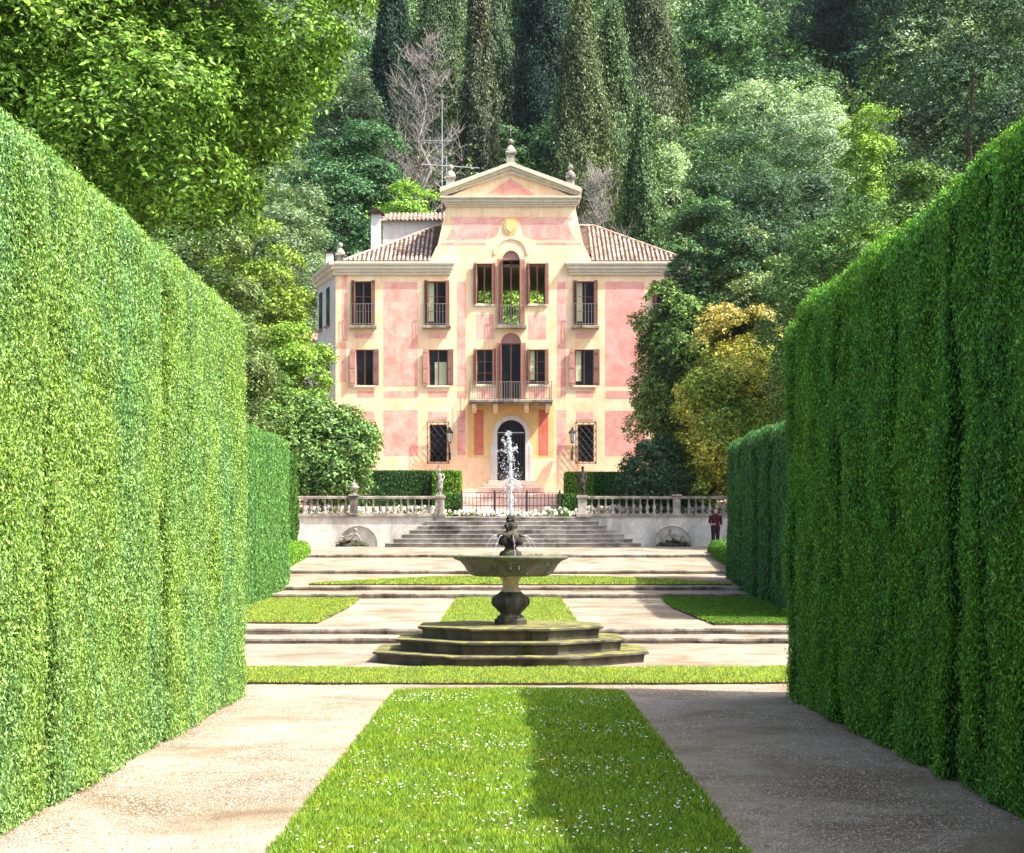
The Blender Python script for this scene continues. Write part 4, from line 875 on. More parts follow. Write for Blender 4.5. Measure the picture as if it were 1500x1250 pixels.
# ================================================================== VILLA
VX, VY, VZ = WX(748, 88), 88.0, 4.9
villa = empty('villa', (VX, VY, VZ), 0, 'three storey pink and cream painted villa with central pediment', 'villa')
SCL = F/88.0
def U(px): return (px-748)/SCL
def Zl(py): return (HY-py)/SCL+CAMZ-VZ
def arch_pts(cx, hw, zs, n=14, rz=None):   # semicircle from right to left
    rz = rz or hw; return [(cx+hw*math.cos(math.pi*k/n), zs+rz*math.sin(math.pi*k/n)) for k in range(n+1)]
def wall_grid(name, u0, u1, z0, z1, y0, y1, ops, mat):
    us = sorted({u0, u1} | {o[0] for o in ops} | {o[1] for o in ops}); zs = sorted({z0, z1} | {o[2] for o in ops} | {o[3] for o in ops}); mb = MB()
    for i in range(len(us)-1):
        for j in range(len(zs)-1):
            a, b, c, d = us[i], us[i+1], zs[j], zs[j+1]; m_ = ((a+b)/2, (c+d)/2)
            if any(o[0] < m_[0] < o[1] and o[2] < m_[1] < o[3] for o in ops): continue
            mb.add([(a, y0, c), (b, y0, c), (b, y0, d), (a, y0, d)], [(0, 1, 2, 3)]); mb.add([(a, y1, c), (b, y1, c), (b, y1, d), (a, y1, d)], [(3, 2, 1, 0)])
    for o in ops:
        a, b, c, d = o[:4]
        mb.add([(a, y0, c), (a, y1, c), (a, y1, d), (a, y0, d)], [(0, 1, 2, 3)]); mb.add([(b, y0, c), (b, y1, c), (b, y1, d), (b, y0, d)], [(0, 1, 2, 3)])
        mb.add([(a, y0, c), (b, y0, c), (b, y1, c), (a, y1, c)], [(0, 1, 2, 3)])
        if len(o) > 4:
            hw = (b-a)/2; cx_ = (a+b)/2; zsp = d-hw*o[4]; n = 14; A = arch_pts(cx_, hw, zsp, n, hw*o[4])
            for side in (0, 1):
                seg = A[:n//2+1] if side == 0 else A[n//2:]
                corner = (b, d) if side == 0 else (a, d)
                for k in range(len(seg)-1):
                    mb.add([(seg[k][0], y0, seg[k][1]), (seg[k+1][0], y0, seg[k+1][1]), (corner[0], y0, corner[1])], [(0, 1, 2)])
            for k in range(n): mb.add([(A[k][0], y0, A[k][1]), (A[k+1][0], y0, A[k+1][1]), (A[k+1][0], y1, A[k+1][1]), (A[k][0], y1, A[k][1])], [(0, 1, 2, 3)])
            mb.add([(a, y1-.02, zsp), (b, y1-.02, zsp), (b, y1-.02, d), (a, y1-.02, d)], [(0, 1, 2, 3)]) if False else None
        else: mb.add([(a, y0, d), (b, y0, d), (b, y1, d), (a, y1, d)], [(0, 1, 2, 3)])
    me = bpy.data.meshes.new(name); me.from_pydata(mb.v, [], mb.f); me.materials.append(mat); me.update()
    o = bpy.data.objects.new(name, me); COL.objects.link(o); o.parent = villa; return o
EL, ER = -9.4, 9.4
Wn = []   # (px0, px1, py0, py1, kind)
for (a, b) in ((519, 545), (626, 654), (844, 871), (960, 986)): Wn.append((a, b, 412, 477, 'top'))
for (a, b) in ((521, 547), (628, 656), (842, 870), (958, 986)): Wn.append((a, b, 512, 565, 'mid'))
for (a, b) in ((522, 548), (629, 655), (846, 870), (961, 985)): Wn.append((a, b, 622, 677, 'ground'))
for (a, b) in ((698, 721), (775, 799)): Wn.append((a, b, 386, 445, 'hall'))
for (a, b) in ((698, 722), (775, 799)): Wn.append((a, b, 512, 563, 'hallm'))
CU = U(748.6); HWT = .50; HWM = .55
ops = [(U(a), U(b), Zl(d), Zl(c)) for a, b, c, d, k in Wn]
zt1, zt0 = Zl(367), Zl(477); zm1, zm0 = Zl(488), Zl(588); dz1, dz0 = Zl(615), .6
zW = Zl(385)
ops += [(CU-HWM, CU+HWM, zm0, zm1, 1.0), (U(749)-.76, U(749)+.76, dz0, dz1, 1.0)]
# the top arched door crosses into the attic storey, so the wall grid runs up to just above it in the centre
wall_grid('wall', EL, ER, -.2, zW, 0, .35, ops+[(CU-HWT, CU+HWT, zt0, zW)], M['cream'])
zA = Zl(360)
wall_grid('attic_wall', -3.6, 3.6, zW, zA, 0, .35, [(CU-HWT, CU+HWT, zW, zt1, (zt1-zW)/HWT)], M['cream'])
# jambs of the tall door continue through the seam; concave sides and the storey above
side = [(3.6, zW), (4.42, zW), (4.20, Zl(374)), (4.0, Zl(362)), (3.86, Zl(350)), (3.74, Zl(335)), (3.60, Zl(318)), (3.46, Zl(300)), (3.46, zA+.02), (3.6, zA+.0)]
for m_ in (1, -1):
    p = [(3.601, zW), (4.42, zW), (4.20, Zl(374)), (4.0, Zl(362)), (3.93, Zl(360)+.001), (3.601, zA)]
    MB().prism([(m_*a, b) for a, b in p], 0, .35).build('attic_shoulder', M['cream'], villa)
up = [(3.93, zA+.001), (3.84, Zl(350)), (3.72, Zl(335)), (3.58, Zl(318)), (3.46, Zl(302))]
MB().prism([(a, b) for a, b in up]+[(-a, b) for a, b in up[::-1]], 0, .35).build('attic_wall', M['cream'], villa)
# body sides, back, floors
by = 9.0
MB().box(-9.6, ER, by-.35, by, -.2, 9.25).box(-9.6, -1.9, by-.35, by, 9.25, zW).box(1.95, ER, by-.35, by, 9.25, zW).build('rear_wall', M['cream'], villa)
MB().box(ER-.35, ER-.001, .351, by-.351, -.2, zW).build('side_wall', M['cream'], villa)
ang = [(-9.4, 0), (-10.9, 4.5), (-10.9, by), (-10.5, by), (-10.5, 4.6), (-9.15, .352), (-9.05, .0)]
MB().slab([(a, b) for a, b in [(-9.401, 0), (-10.9, 4.5), (-10.9, by), (-10.55, by), (-10.55, 4.56), (-9.15, .36)]], -.2, zW-.001).build('side_wall', M['grey'], villa)
fl = MB()
for zf in (4.6, 8.75): fl.box(-9.3, 9.0, .36, by-.36, zf, zf+.2)
fl.box(-9.3, 9.0, .36, by-.36, zW-.16, zW-.01); fl.build('floor_slab', M['inner'], villa)
rm = MB(); rm.box(-2.3, -2.2, .36, by-.36, 8.96, zW-.17); rm.box(2.2, 2.3, .36, by-.36, 8.96, zW-.17); rm.box(-9.2, 8.9, 4.2, 4.3, -.1, 4.59); rm.box(-9.2, -2.31, 4.2, 4.3, 8.96, zW-.2); rm.box(2.31, 8.9, 4.2, 4.3, 8.96, zW-.2); rm.box(-9.2, 8.9, 4.2, 4.3, 4.81, 8.74)
rm.build('inner_wall', M['inner'], villa)
# frescoes: painted panels, a few millimetres proud of the plaster
class Fresco:
    def __init__(s, m): s.m = m
    def box(s, *a): MB().box(*a).build('fresco', M[s.m], villa)
    def prism(s, *a): MB().prism(*a).build('fresco', M[s.m], villa)
    def build(s, *a): pass
def panel(mb, a, b, c, d, y=-.006): mb.box(U(a), U(b), y, .05, Zl(d), Zl(c))
pk = Fresco('pink')
for r in ((562, 612, 413, 566), (562, 612, 573, 583), (562, 612, 601, 668), (501, 509, 402, 500), (498, 507, 502, 560), (519, 548, 488, 496), (626, 655, 488, 496), (843, 871, 488, 496), (670, 682, 413, 566), (816, 829, 413, 566),
          (670, 682, 573, 583), (816, 829, 573, 583), (670, 682, 601, 667), (816, 829, 601, 667), (698, 723, 461, 497), (774, 800, 461, 497), (523, 548, 603, 616), (627, 655, 603, 616), (844, 869, 603, 616), (523, 548, 573, 582), (627, 655, 573, 582), (844, 869, 573, 582),
          (699, 722, 570, 582), (775, 799, 570, 582), (960, 987, 488, 496), (958, 985, 573, 582), (660, 838, 318, 323)): panel(pk, *r)
for m_ in (1, -1):
    pk.prism([(m_*U(748+dx), Zl(py)) for dx, py in ((12, 323.1), (83, 323.1), (88, 340), (96, 352), (40, 352), (28, 349), (20, 345))], -.006, .05)
    pk.prism([(m_*U(748+dx), Zl(py)) for dx, py in ((38, 355), (100, 355), (104, 359), (36, 359))], -.006, .05)
pk.build('fresco', M['pink'], villa)
rs = Fresco('rose')
for r in ((887, 944, 413, 566), (887, 944, 573, 584), (887, 944, 602, 668)): panel(rs, *r)
for m_ in (1, -1): rs.prism([(m_*U(748+dx), Zl(py)) for dx, py in ((34, 327), (66, 327), (72, 333), (75, 343), (70, 349), (36, 349), (32, 343), (29, 337))], -.012, .05)
rs.build('fresco', M['rose'], villa)
rd = Fresco('red'); panel(rd, 694.5, 708.5, 601, 667, -.012); panel(rd, 789, 803, 601, 667, -.012); rd.build('fresco', M['red'], villa)
oc = MB(); oc.prism([(U(685), Zl(592)), (U(811), Zl(592)), (U(811), Zl(670)), (U(776), Zl(672)), (U(776), Zl(640))]+[(CUx, z_) for CUx, z_ in arch_pts(U(749), .99, Zl(640), 12)]+[(U(721), Zl(640)), (U(721), Zl(672)), (U(685), Zl(670))], -.004, .04); oc.build('fresco', M['ochre'], villa)
crest = MB(); crest.prism([(U(738), Zl(319)), (U(758), Zl(319)), (U(758), Zl(336)), (U(755), Zl(341)), (U(748), Zl(345)), (U(741), Zl(341)), (U(738), Zl(336))], -.05, .04)
crest.prism([(U(741), Zl(322)), (U(755), Zl(322)), (U(755), Zl(335)), (U(748), Zl(341)), (U(741), Zl(335))], -.075, -.045); crest.build('crest', M['ochre'], villa)
# moulded band arching over the central door
mb = MB(); A0 = arch_pts(CU, .95, Zl(373), 16); A1 = arch_pts(CU, .82, Zl(373), 16)
for k in range(16):
    mb.add([(A0[k][0], 0, A0[k][1]), (A0[k+1][0], 0, A0[k+1][1]), (A1[k+1][0], 0, A1[k+1][1]), (A1[k][0], 0, A1[k][1]), (A0[k][0], -.05, A0[k][1]), (A0[k+1][0], -.05, A0[k+1][1]), (A1[k+1][0], -.05, A1[k+1][1]), (A1[k][0], -.05, A1[k][1])], [(4, 5, 6, 7), (0, 1, 5, 4), (3, 7, 6, 2)])
mb.build('moulding', M['cream'], villa)
# cornices
def cornice(mb, a, b, z0, z1, y_in=.3, ends=(True, True), prot=.34):
    h = z1-z0; steps = [(.0, .22, .10), (.22, .45, .17), (.45, .70, .25), (.70, .82, .30), (.82, 1.0, prot)]
    for (s0, s1, p) in steps:
        mb.box(a-(p if ends[0] else 0), b+(p if ends[1] else 0), -p, y_in, z0+h*s0+.0005, z0+h*s1)
mb = MB(); cornice(mb, EL, U(666)-.34, Zl(403), zW+.02, -.002, (False, True)); mb.build('cornice', M['corn'], villa); mb = MB(); cornice(mb, U(828)+.34, ER, Zl(403), zW+.02, -.002, (True, True)); mb.build('cornice', M['corn'], villa)
mb = MB()
for s0, s1, p in ((0, .4, .12), (.4, .75, .22), (.75, 1, .32)):
    z0_ = Zl(403)+(zW+.02-Zl(403))*s0; z1_ = Zl(403)+(zW+.02-Zl(403))*s1-.001
    mb.slab([(-9.402, -p), (-9.402-p, -p), (-10.9-p, 4.5), (-10.9-p, by), (-10.7, by), (-10.7, 4.5), (-9.402, .3)], z0_, z1_)
mb.build('cornice', M['corn'], villa)
mb = MB(); cornice(mb, -3.42, 3.42, Zl(303), Zl(289), .3, (True, True), .36); mb.build('cornice', M['corn'], villa)
zb = Zl(289)+.002; za = Zl(243)
MB().prism([(-3.4, zb), (3.4, zb), (0, za-.25)], .02, .35).build('pediment', M['cream'], villa)
MB().prism([(U(712), zb+.12), (U(784), zb+.12), (U(748), Zl(262))], .0, .1).build('fresco', M['pink'], villa)
for m_ in (1, -1):
    mb = MB()
    for (o0, o1, p) in ((-.42, -.22, .12), (-.22, -.06, .24), (-.06, .12, .36)):
        sl = (za-zb)/3.78; hyp = 1
        mb.prism([(m_*3.78, zb+max(0, o0+.42)*.55+.001), (m_*3.78, zb+.05+(o1+.42)*.75), (0, za+o1), (0, za+o0)], -p, .4)
    mb.build('raking_cornice', M['corn'], villa)
    mb = MB(); tl = MB()
# tiled roofs
def tiles(mb, org, a, s, width, lim, pitch=.235, r=.076, tl=.42, rg=random.Random(3)):
    org, a, s = Vector(org), Vector(a).normalized(), Vector(s).normalized(); nn = a.cross(s).normalized()
    if nn.z < 0: nn = -nn
    d = pitch/2
    while d < width:
        lm = lim(d); t = 0
        while t < lm-.05:
            e = min(t+tl, lm); ra, rb = r, r*.86; h0 = .030; vs = []; K = 4; jx = rg.uniform(-.006, .006)
            for (tt, rr, hh) in ((t, ra, h0), (e, rb, h0-.022)):
                for k in range(K+1): th = math.pi*k/K; vs.append(org+a*(d+jx+rr*math.cos(th))+s*tt+nn*(hh+rr*math.sin(th)*.95))
            fs = [(k, k+1, K+2+k, K+1+k) for k in range(K)]+[tuple(range(K+1))]
            mb.add(vs, fs, rnd=min(.999, max(0.15, rg.gauss(.6, .25)))); t += tl*.93
        d += pitch
mb = MB(); e0, e1 = -8.95, 9.55; yb_ = -.18; sl = .575; hd = 4.85; zE = zW+.05; un = math.hypot(1, sl)
for xa_, xb_ in ((e0, -4.3), (4.3, e1)): tiles(mb, (xa_, yb_, zE), (1, 0, 0), (0, 1, sl), xb_-xa_, lambda d: min(xa_+d-e0, e1-xa_-d, hd)*un)
tiles(mb, (e0, yb_+2*hd, zE), (0, -1, 0), (1, 0, sl), 2*hd, lambda d: min(d, 2*hd-d)*un); tiles(mb, (e1, yb_, zE), (0, 1, 0), (-1, 0, sl), 2*hd, lambda d: min(d, 2*hd-d)*un)
zr = zE+hd*sl; q = .0
yq = yb_+.9; zq = zE+.9*sl; mb.add([(e0, yb_, zE), (e1, yb_, zE), (e1-hd, yb_+hd, zr), (e0+hd, yb_+hd, zr), (e0, yb_+2*hd, zE), (e1, yb_+2*hd, zE), (-4.35, yb_, zE), (4.35, yb_, zE), (-4.35, yq, zq), (4.35, yq, zq)], [(0, 6, 8, 3), (7, 1, 2, 9), (8, 9, 2, 3), (1, 5, 2), (5, 4, 3, 2), (4, 0, 3)], rnd=.02)
for (p0, p1) in (((e0, yb_, zE+.05), (e0+hd, yb_+hd, zr+.06)), ((e1, yb_, zE+.05), (e1-hd, yb_+hd, zr+.06)), ((e0+hd, yb_+hd, zr+.06), (e1-hd, yb_+hd, zr+.06))): mb.tube([p0, p1], .085, 7)
mb.build('roof', M['tile'], villa)
mb = MB()
for m_ in (1, -1):
    sl2 = (za+.12-zb-.35)/3.78
    tiles(mb, (m_*3.82, -.30, zb+.30), (0, 1, 0), (-m_, 0, sl2), 5.0, lambda d: 3.82*math.hypot(1, sl2))
    mb.add([(m_*3.8, -.30, zb+.28), (m_*3.8, 4.8, zb+.28), (0, 4.8, za+.1), (0, -.30, za+.1)], [(0, 1, 2, 3)], rnd=.1)
mb.build('roof', M['tile'], villa)
MB().prism([(-3.44, zA), (3.44, zA), (3.44, zb+.2), (0, za), (-3.44, zb+.2)], .4, 4.8).build('attic_body', M['cream'], villa)
# dormer, chimneys
MB().box(-7.25, -3.95, 5.0, 8.3, 12.6, Zl(321)+.9).build('roof_room', M['grey'], villa)
dz = Zl(321)+.9
mb = MB(); tiles(mb, (-7.0, 4.75, dz-.02), (1, 0, 0), (0, 1, .42), 3.3, lambda d: 1.9); mb.add([(-7.4, 4.75, dz-.03), (-3.7, 4.75, dz-.03), (-3.7, 6.5, dz+.7), (-7.4, 6.5, dz+.7), (-3.7, 8.4, dz-.03), (-7.4, 8.4, dz-.03)], [(0, 1, 2, 3), (3, 2, 4, 5)], rnd=.2); mb.build('roof', M['tile'], villa)
def chimney(u, y, z0, z1, w, cap=True, mat='grey'):
    mb = MB().box(u-w/2, u+w/2, y-w/2, y+w/2, z0, z1); c = mb.build('chimney', M[mat], villa)
    if cap:
        mb = MB(); mb.prism([(u-w*.85, z1+.001), (u+w*.85, z1+.001), (u+w*.8, z1+.06), (u, z1+.30), (u-w*.8, z1+.06)], y-w*.8, y+w*.8); mb.build('cap', M['tile'], c)
    else: MB().bevbox(u-w*.65, u+w*.65, y-w*.65, y+w*.65, z1, z1+.09, .02).build('cap', M['tile'], c)
chimney(-7.62, 5.0, 12.5, 15.9, .56); chimney(U(478)-.1, 2.6, zW, zW+.95, .36, False)
def finial(u, y, z, s=1.0, tall=1.0):
    mb = MB(); w = .23*s; H = .85*s*tall
    mb.box(u-w, u+w, y-w, y+w, z, z+H); mb.bevbox(u-w*1.3, u+w*1.3, y-w*1.3, y+w*1.3, z+H+.001, z+H+.10*s, .02)
    mb.lathe([(w*1.35, .10*s), (w*1.25, .22*s), (w*.9, .36*s), (w*.45, .46*s), (w*.3, .50*s), (w*.5, .54*s)], (u, y, z+H), 14); mb.ball((u, y, z+H+.68*s), .165*s, 10)
    mb.build('finial', M['stone'], villa)
finial(0, .0, za-.05, .95, .85); finial(U(660), .12, zb+.28, .88, 1.0); finial(U(836), .12, zb+.28, .88, 1.0); finial(U(497), .55, zW+.03, .85, .6)
MB().tube([(0, .0, za+1.55), (0, 0, za+2.2)], .012, 4).build('lightning_rod', M['steel'], villa)
mb = MB(); ua, ya = U(647)*1.045, 4.6; sc_ = 92.6/F
def ZZ(py, D=92.6): return WZ(py, D)-VZ
mb.tube([(ua, ya, 13.5), (ua, ya, ZZ(145))], [.045, .02], 5)
mb.box(ua-1.1, ua+.55, ya-.015, ya+.015, ZZ(206)-.015, ZZ(206)+.015); mb.tube([(ua-1.2, ya-.1, ZZ(242)+.02), (ua+2.1, ya+.1, ZZ(246))], .03, 4)
for k in range(9): x = ua-1.1+k*.38; mb.tube([(x, ya-.35, ZZ(243)), (x, ya+.35, ZZ(243))], .012, 4)
for k in range(5): x = ua-1.0+k*.33; mb.tube([(x, ya, ZZ(206)-.2), (x, ya, ZZ(206)+.2)], .012, 4)
mb.tube([(ua+.25, ya, ZZ(300)), (ua+.25, ya, ZZ(228))], .03, 4); mb.build('antenna', M['steel'], villa)

# ---- windows
def sub(mb, name, mat, p): return mb.build(name, M[mat], p)
def louvre(mb, x0, x1, y, z0, z1, t=.04, n=None):
    n = n or int((z1-z0)/.11); mb.box(x0, x0+.035, y, y+t, z0, z1); mb.box(x1-.035, x1, y, y+t, z0, z1); mb.box(x0+.036, x1-.036, y, y+t, z0, z0+.05); mb.box(x0+.036, x1-.036, y, y+t, z1-.05, z1)
    for k in range(n): z = z0+.055+(z1-z0-.11)*k/n; mb.add([(x0+.03, y+.005, z), (x1-.03, y+.005, z), (x1-.03, y+t-.005, z+.085), (x0+.03, y+t-.005, z+.085), (x0+.03, y+.012, z-.012), (x1-.03, y+.012, z-.012), (x1-.03, y+t, z+.073), (x0+.03, y+t, z+.073)], [(0, 1, 2, 3), (4, 5, 6, 7), (0, 1, 5, 4)])
def railing(name, p, x0, x1, y, z0, z1, nb, side=None):
    mb = MB(); mb.box(x0, x1, y-.018, y+.018, z1-.03, z1); mb.box(x0, x1, y-.014, y+.014, z0+.05, z0+.075)
    for k in range(nb): x = x0+.02+(x1-x0-.04)*k/(nb-1); mb.box(x-.012, x+.012, y-.012, y+.012, z0, z1)
    if side is not None:
        for x in (x0, x1): mb.box(x-.012, x+.012, y, side, z1-.028, z1-.002); [mb.box(x-.01, x+.01, yy-.01, yy+.01, z0, z1) for yy in np.arange(y+.15, side, .15)]
    return mb.build(name, M['greyiron'], p)
wi = 0
for (a, b, c, d, kind) in Wn:
    wi += 1; x0, x1, z0, z1 = U(a), U(b), Zl(d), Zl(c); w = x1-x0; cx_ = (x0+x1)/2
    mb = MB(); t = .055; yf = .20
    mb.box(x0+.002, x0+t, yf, yf+.06, z0+.002, z1-.002); mb.box(x1-t, x1-.002, yf, yf+.06, z0+.002, z1-.002); mb.box(x0+t, x1-t, yf, yf+.06, z1-t, z1-.002); mb.box(x0+t, x1-t, yf, yf+.06, z0+.002, z0+t)
    if kind != 'ground': mb.box(cx_-.035, cx_+.035, yf-.005, yf+.065, z0+t, z1-t)
    if kind in ('top', 'hallm'):
        for zz in (.33, .66): mb.box(x0+t, x1-t, yf+.01, yf+.05, z0+(z1-z0)*zz-.015, z0+(z1-z0)*zz+.015)
    wob = mb.build('window', M['wood'], villa)
    if kind != 'hall':
        sub(MB().box(x0+.03, x1-.03, yf+.025, yf+.035, z0+.03, z1-.03), 'pane', 'glass', wob)
    if kind == 'mid' and a == 628: sub(MB().box(x0+.32, x1-.08, yf+.0, yf+.02, z0+.05, z0+(z1-z0)*.66), 'curtain', 'curtain', wob)
    if (kind, a) in (('top', 844), ('top', 626), ('mid', 842), ('hallm', 775)): sub(MB().box(x0+.06, x0+w*.34, yf-.0+.012, yf+.022, z0+.25, z1-.06), 'curtain', 'curtain', wob)
    if kind == 'top':
        for sg, xe in ((-1, x0), (1, x1)):
            mb = MB(); louvre(mb, min(xe, xe+sg*.16), max(xe, xe+sg*.16), -.09, z0+.02, z1+.03, .05); mb.box(min(xe, xe-sg*.03), max(xe, xe-sg*.03), -.20, -.0, z0+.02, z1+.03); sub(mb, 'shutter', 'wood', wob)
        sub(MB().bevbox(x0-.25, x1+.25, -.28, .05, z0-.16, z0-.02, .02), 'sill', 'stone_d', wob)
        railing('railing', wob, x0-.16, x1+.16, -.24, z0, z0+1.15, 9, 0)
    if kind == 'mid':
        for sg, xe in ((-1, x0), (1, x1)):
            mb = MB(); ww = .30; dy = .10 if sg < 0 else .05
            xa_, xb_ = xe, xe+sg*ww
            mb.add([(xa_, -.03, z0), (xb_, -.03-dy, z0), (xb_, -.07-dy, z0), (xa_, -.07, z0), (xa_, -.03, z1), (xb_, -.03-dy, z1), (xb_, -.07-dy, z1), (xa_, -.07, z1)], [(0,1,2,3), (4,5,6,7), (0,1,5,4), (1,2,6,5), (2,3,7,6), (3,0,4,7)])
            for zz in (.08, .5, .92): zc = z0+(z1-z0)*zz; mb.add([(xa_+sg*.02, -.075, zc-.04), (xb_-sg*.02, -.075-dy, zc-.04), (xb_-sg*.02, -.075-dy, zc+.04), (xa_+sg*.02, -.075, zc+.04), (xa_+sg*.02, -.09, zc-.04), (xb_-sg*.02, -.09-dy, zc-.04), (xb_-sg*.02, -.09-dy, zc+.04), (xa_+sg*.02, -.09, zc+.04)], [(4,5,6,7), (0,1,5,4), (3,7,6,2)])
            sub(mb, 'shutter', 'pinkshut', wob)
        sub(MB().bevbox(x0-.12, x1+.12, -.09, .06, z0-.10, z0-.001, .015), 'sill', 'corn', wob)
    if kind == 'ground':
        mb = MB(); g0, g1, h0, h1 = x0-.10, x1+.10, z0-.08, z1+.10; yy = -.34; nlat = 5
        def clipseg(p, q_):
            return p, q_
        W_, H_ = g1-g0, h1-h0; stp = W_/3.2
        k = -int(H_/stp)-2
        while k*stp < W_+H_:
            for sg in (1, -1):
                x_a = g0+k*stp if sg > 0 else g1-k*stp
                # line x = x_a + sg*t, z = h0 + t*1.25, clip to box
                t0 = max(0, (g0-x_a)/sg if sg > 0 else (x_a-g1)); t1 = min(H_/1.25, (g1-x_a) if sg > 0 else (x_a-g0))
                if t1-t0 > .04: mb.tube([(x_a+sg*t0, yy, h0+1.25*t0), (x_a+sg*t1, yy, h0+1.25*t1)], .013, 4, False)
            k += 1
        mb.box(g0-.02, g0+.02, yy-.02, yy+.02, h0, h1); mb.box(g1-.02, g1+.02, yy-.02, yy+.02, h0, h1); mb.box(g0, g1, yy-.02, yy+.02, h1-.02, h1+.02); mb.box(g0, g1, yy-.02, yy+.02, h0-.02, h0+.02)
        for x in (g0, g1):
            for zz in (h0, h1): mb.box(x-.015, x+.015, yy+.02, 0, zz-.015, zz+.015)
            for t_ in np.arange(h0+.2, h1, .22): mb.tube([(x, yy, t_), (x, 0, t_+.02)], .010, 4)
        for k in range(8): xx = g0+W_*(k+.5)/8; mb.tube([(xx-.04, yy, h1+.02), (xx-.05, yy, h1+.09), (xx, yy-.02, h1+.15+.05*(k in (3, 4))), (xx+.05, yy, h1+.09), (xx+.04, yy, h1+.02)], .010, 4)
        sub(mb, 'grille', 'iron', wob)
    if kind in ('hall', 'hallm'):
        for sg, xe in ((-1, x0), (1, x1)):
            mb = MB(); louvre(mb, min(xe, xe+sg*.17), max(xe, xe+sg*.17), -.14 if sg < 0 else -.09, z0-.02, z1+.02, .06); mb.box(min(xe, xe+sg*.03), max(xe, xe+sg*.03), -.22, -.0, z0, z1); sub(mb, 'shutter', 'shut' if kind == 'hall' else 'shut', wob)
        mb = MB(); mb.bevbox(x0-.14, x1+.14, -.08, .05, z0-.13, z0-.022, .02); sub(mb, 'sill', 'corn', wob)
# arched doors above
def arched(zb_, zt_, hw, seethru):
    zs = zt_-hw; yf = .20; mb = MB(); x0, x1 = CU-hw, CU+hw
    mb.box(x0+.002, x0+.06, yf, yf+.06, zb_+.01, zs-.06); mb.box(x1-.06, x1-.002, yf, yf+.06, zb_+.01, zs-.06); mb.box(x0+.002, x1-.002, yf-.01, yf+.07, zs-.06, zs); mb.box(CU-.035, CU+.035, yf, yf+.06, zb_+.01, zs-.061)
    wob = mb.build('balcony_door', M['wood'], villa)
    pts = arch_pts(CU, hw-.004, zs+.002, 14, hw-.006); MB().prism(pts, .10, .14).build('tympanum', M['tympanum'], wob)
    if not seethru: sub(MB().box(x0+.05, x1-.05, yf+.025, yf+.035, zb_+.02, zs-.06), 'pane', 'glass', wob)
    for sg, xe in ((-1, x0), (1, x1)):
        mb = MB(); louvre(mb, min(xe, xe+sg*.24), max(xe, xe+sg*.24), -.16, zb_+.02, zs, .06); mb.box(min(xe, xe-sg*.03), max(xe, xe-sg*.03), -.22, .0, zb_+.02, zs); sub(mb, 'shutter', 'shut', wob)
    return wob
w1 = arched(zt0, zt1, HWT, True); w2 = arched(zm0, zm1, HWM, False)
MB().bevbox(CU-.82, CU+.82, -.30, .05, zt0-.17, zt0-.005, .02).build('sill', M['stone_d'], w1); railing('railing', w1, CU-.72, CU+.72, -.26, zt0, zt0+1.05, 11, 0)
# balcony
bal = MB().bevbox(U(687), U(809), -1.15, -.001, Zl(591.5), Zl(588), .02); bal.bevbox(U(688), U(808), -1.08, -.001, Zl(594), Zl(591.6), .01); bal = bal.build('balcony', M['stone_d'], villa)
railing('railing', bal, U(688.5), U(807.5), -1.08, Zl(588), Zl(562), 34, -.02)
for px_ in (695, 726, 771, 802):
    mb = MB(); u = U(px_); mb.prism([(0, 0), (1.0, 0), (1.0, -.10), (.8, -.2), (.35, -.32), (0, -.42)], 0, .24)
    b_ = MB(); b_.add([(u+(y_-.12), -x_, Zl(594)-.001+z_) for x_, y_, z_ in mb.v], mb.f); b_.build('bracket', M['corn'], bal)
# ground floor door
mb = MB(); A0 = arch_pts(U(749), .97, dz1-.76, 18); A1 = arch_pts(U(749), .755, dz1-.76, 18); cx_ = U(749)
out_ = [(cx_+.97, dz0-.02)]+A0+[(cx_-.97, dz0-.02)]; inn = [(cx_+.755, dz0-.02)]+A1+[(cx_-.755, dz0-.02)]; n = len(out_)
vs = [(a_, -.07, b_) for a_, b_ in out_]+[(a_, -.07, b_) for a_, b_ in inn]+[(a_, .02, b_) for a_, b_ in out_]+[(a_, .30, b_) for a_, b_ in inn]
fs = [(k, k+1, n+k+1, n+k) for k in range(n-1)]+[(k, k+1, 2*n+k+1, 2*n+k) for k in range(n-1)]+[(n+k, n+k+1, 3*n+k+1, 3*n+k) for k in range(n-1)]
mb.add(vs, fs); mb.box(cx_-1.12, cx_-.96, -.085, .02, dz0-.02, Zl(652)); mb.box(cx_+.96, cx_+1.12, -.085, .02, dz0-.02, Zl(652)); dsur = mb.build('door_surround', M['grey'], villa)
mb = MB(); yd = .22
mb.box(cx_-.75, cx_-.66, yd, yd+.07, dz0, dz1-.76); mb.box(cx_+.66, cx_+.75, yd, yd+.07, dz0, dz1-.76); mb.box(cx_-.05, cx_+.05, yd-.01, yd+.08, dz0, dz1-.80); mb.box(cx_-.75, cx_+.75, yd-.01, yd+.08, dz1-.80, dz1-.72); mb.box(cx_-.66, cx_+.66, yd, yd+.07, dz0, dz0+.55)
for k in range(1, 8): x = cx_-.66+1.32*k/8; mb.box(x-.012, x+.012, yd-.03, yd-.01, dz0+.5, dz1-.76)
for a_ in (30, 60, 90, 120, 150): mb.tube([(cx_, yd, dz1-.74), (cx_+.72*math.cos(R(a_)), yd, dz1-.76+.72*math.sin(R(a_)))], .014, 4)
for zz in (1.5, 2.1): mb.box(cx_-.66, cx_+.66, yd, yd+.05, zz, zz+.04)
dr_ = mb.build('door', M['iron'], villa); MB().prism([(cx_+.74, dz0)]+arch_pts(cx_, .74, dz1-.76, 14)+[(cx_-.74, dz0)], yd+.03, yd+.04).build('pane', M['glass'], dr_)
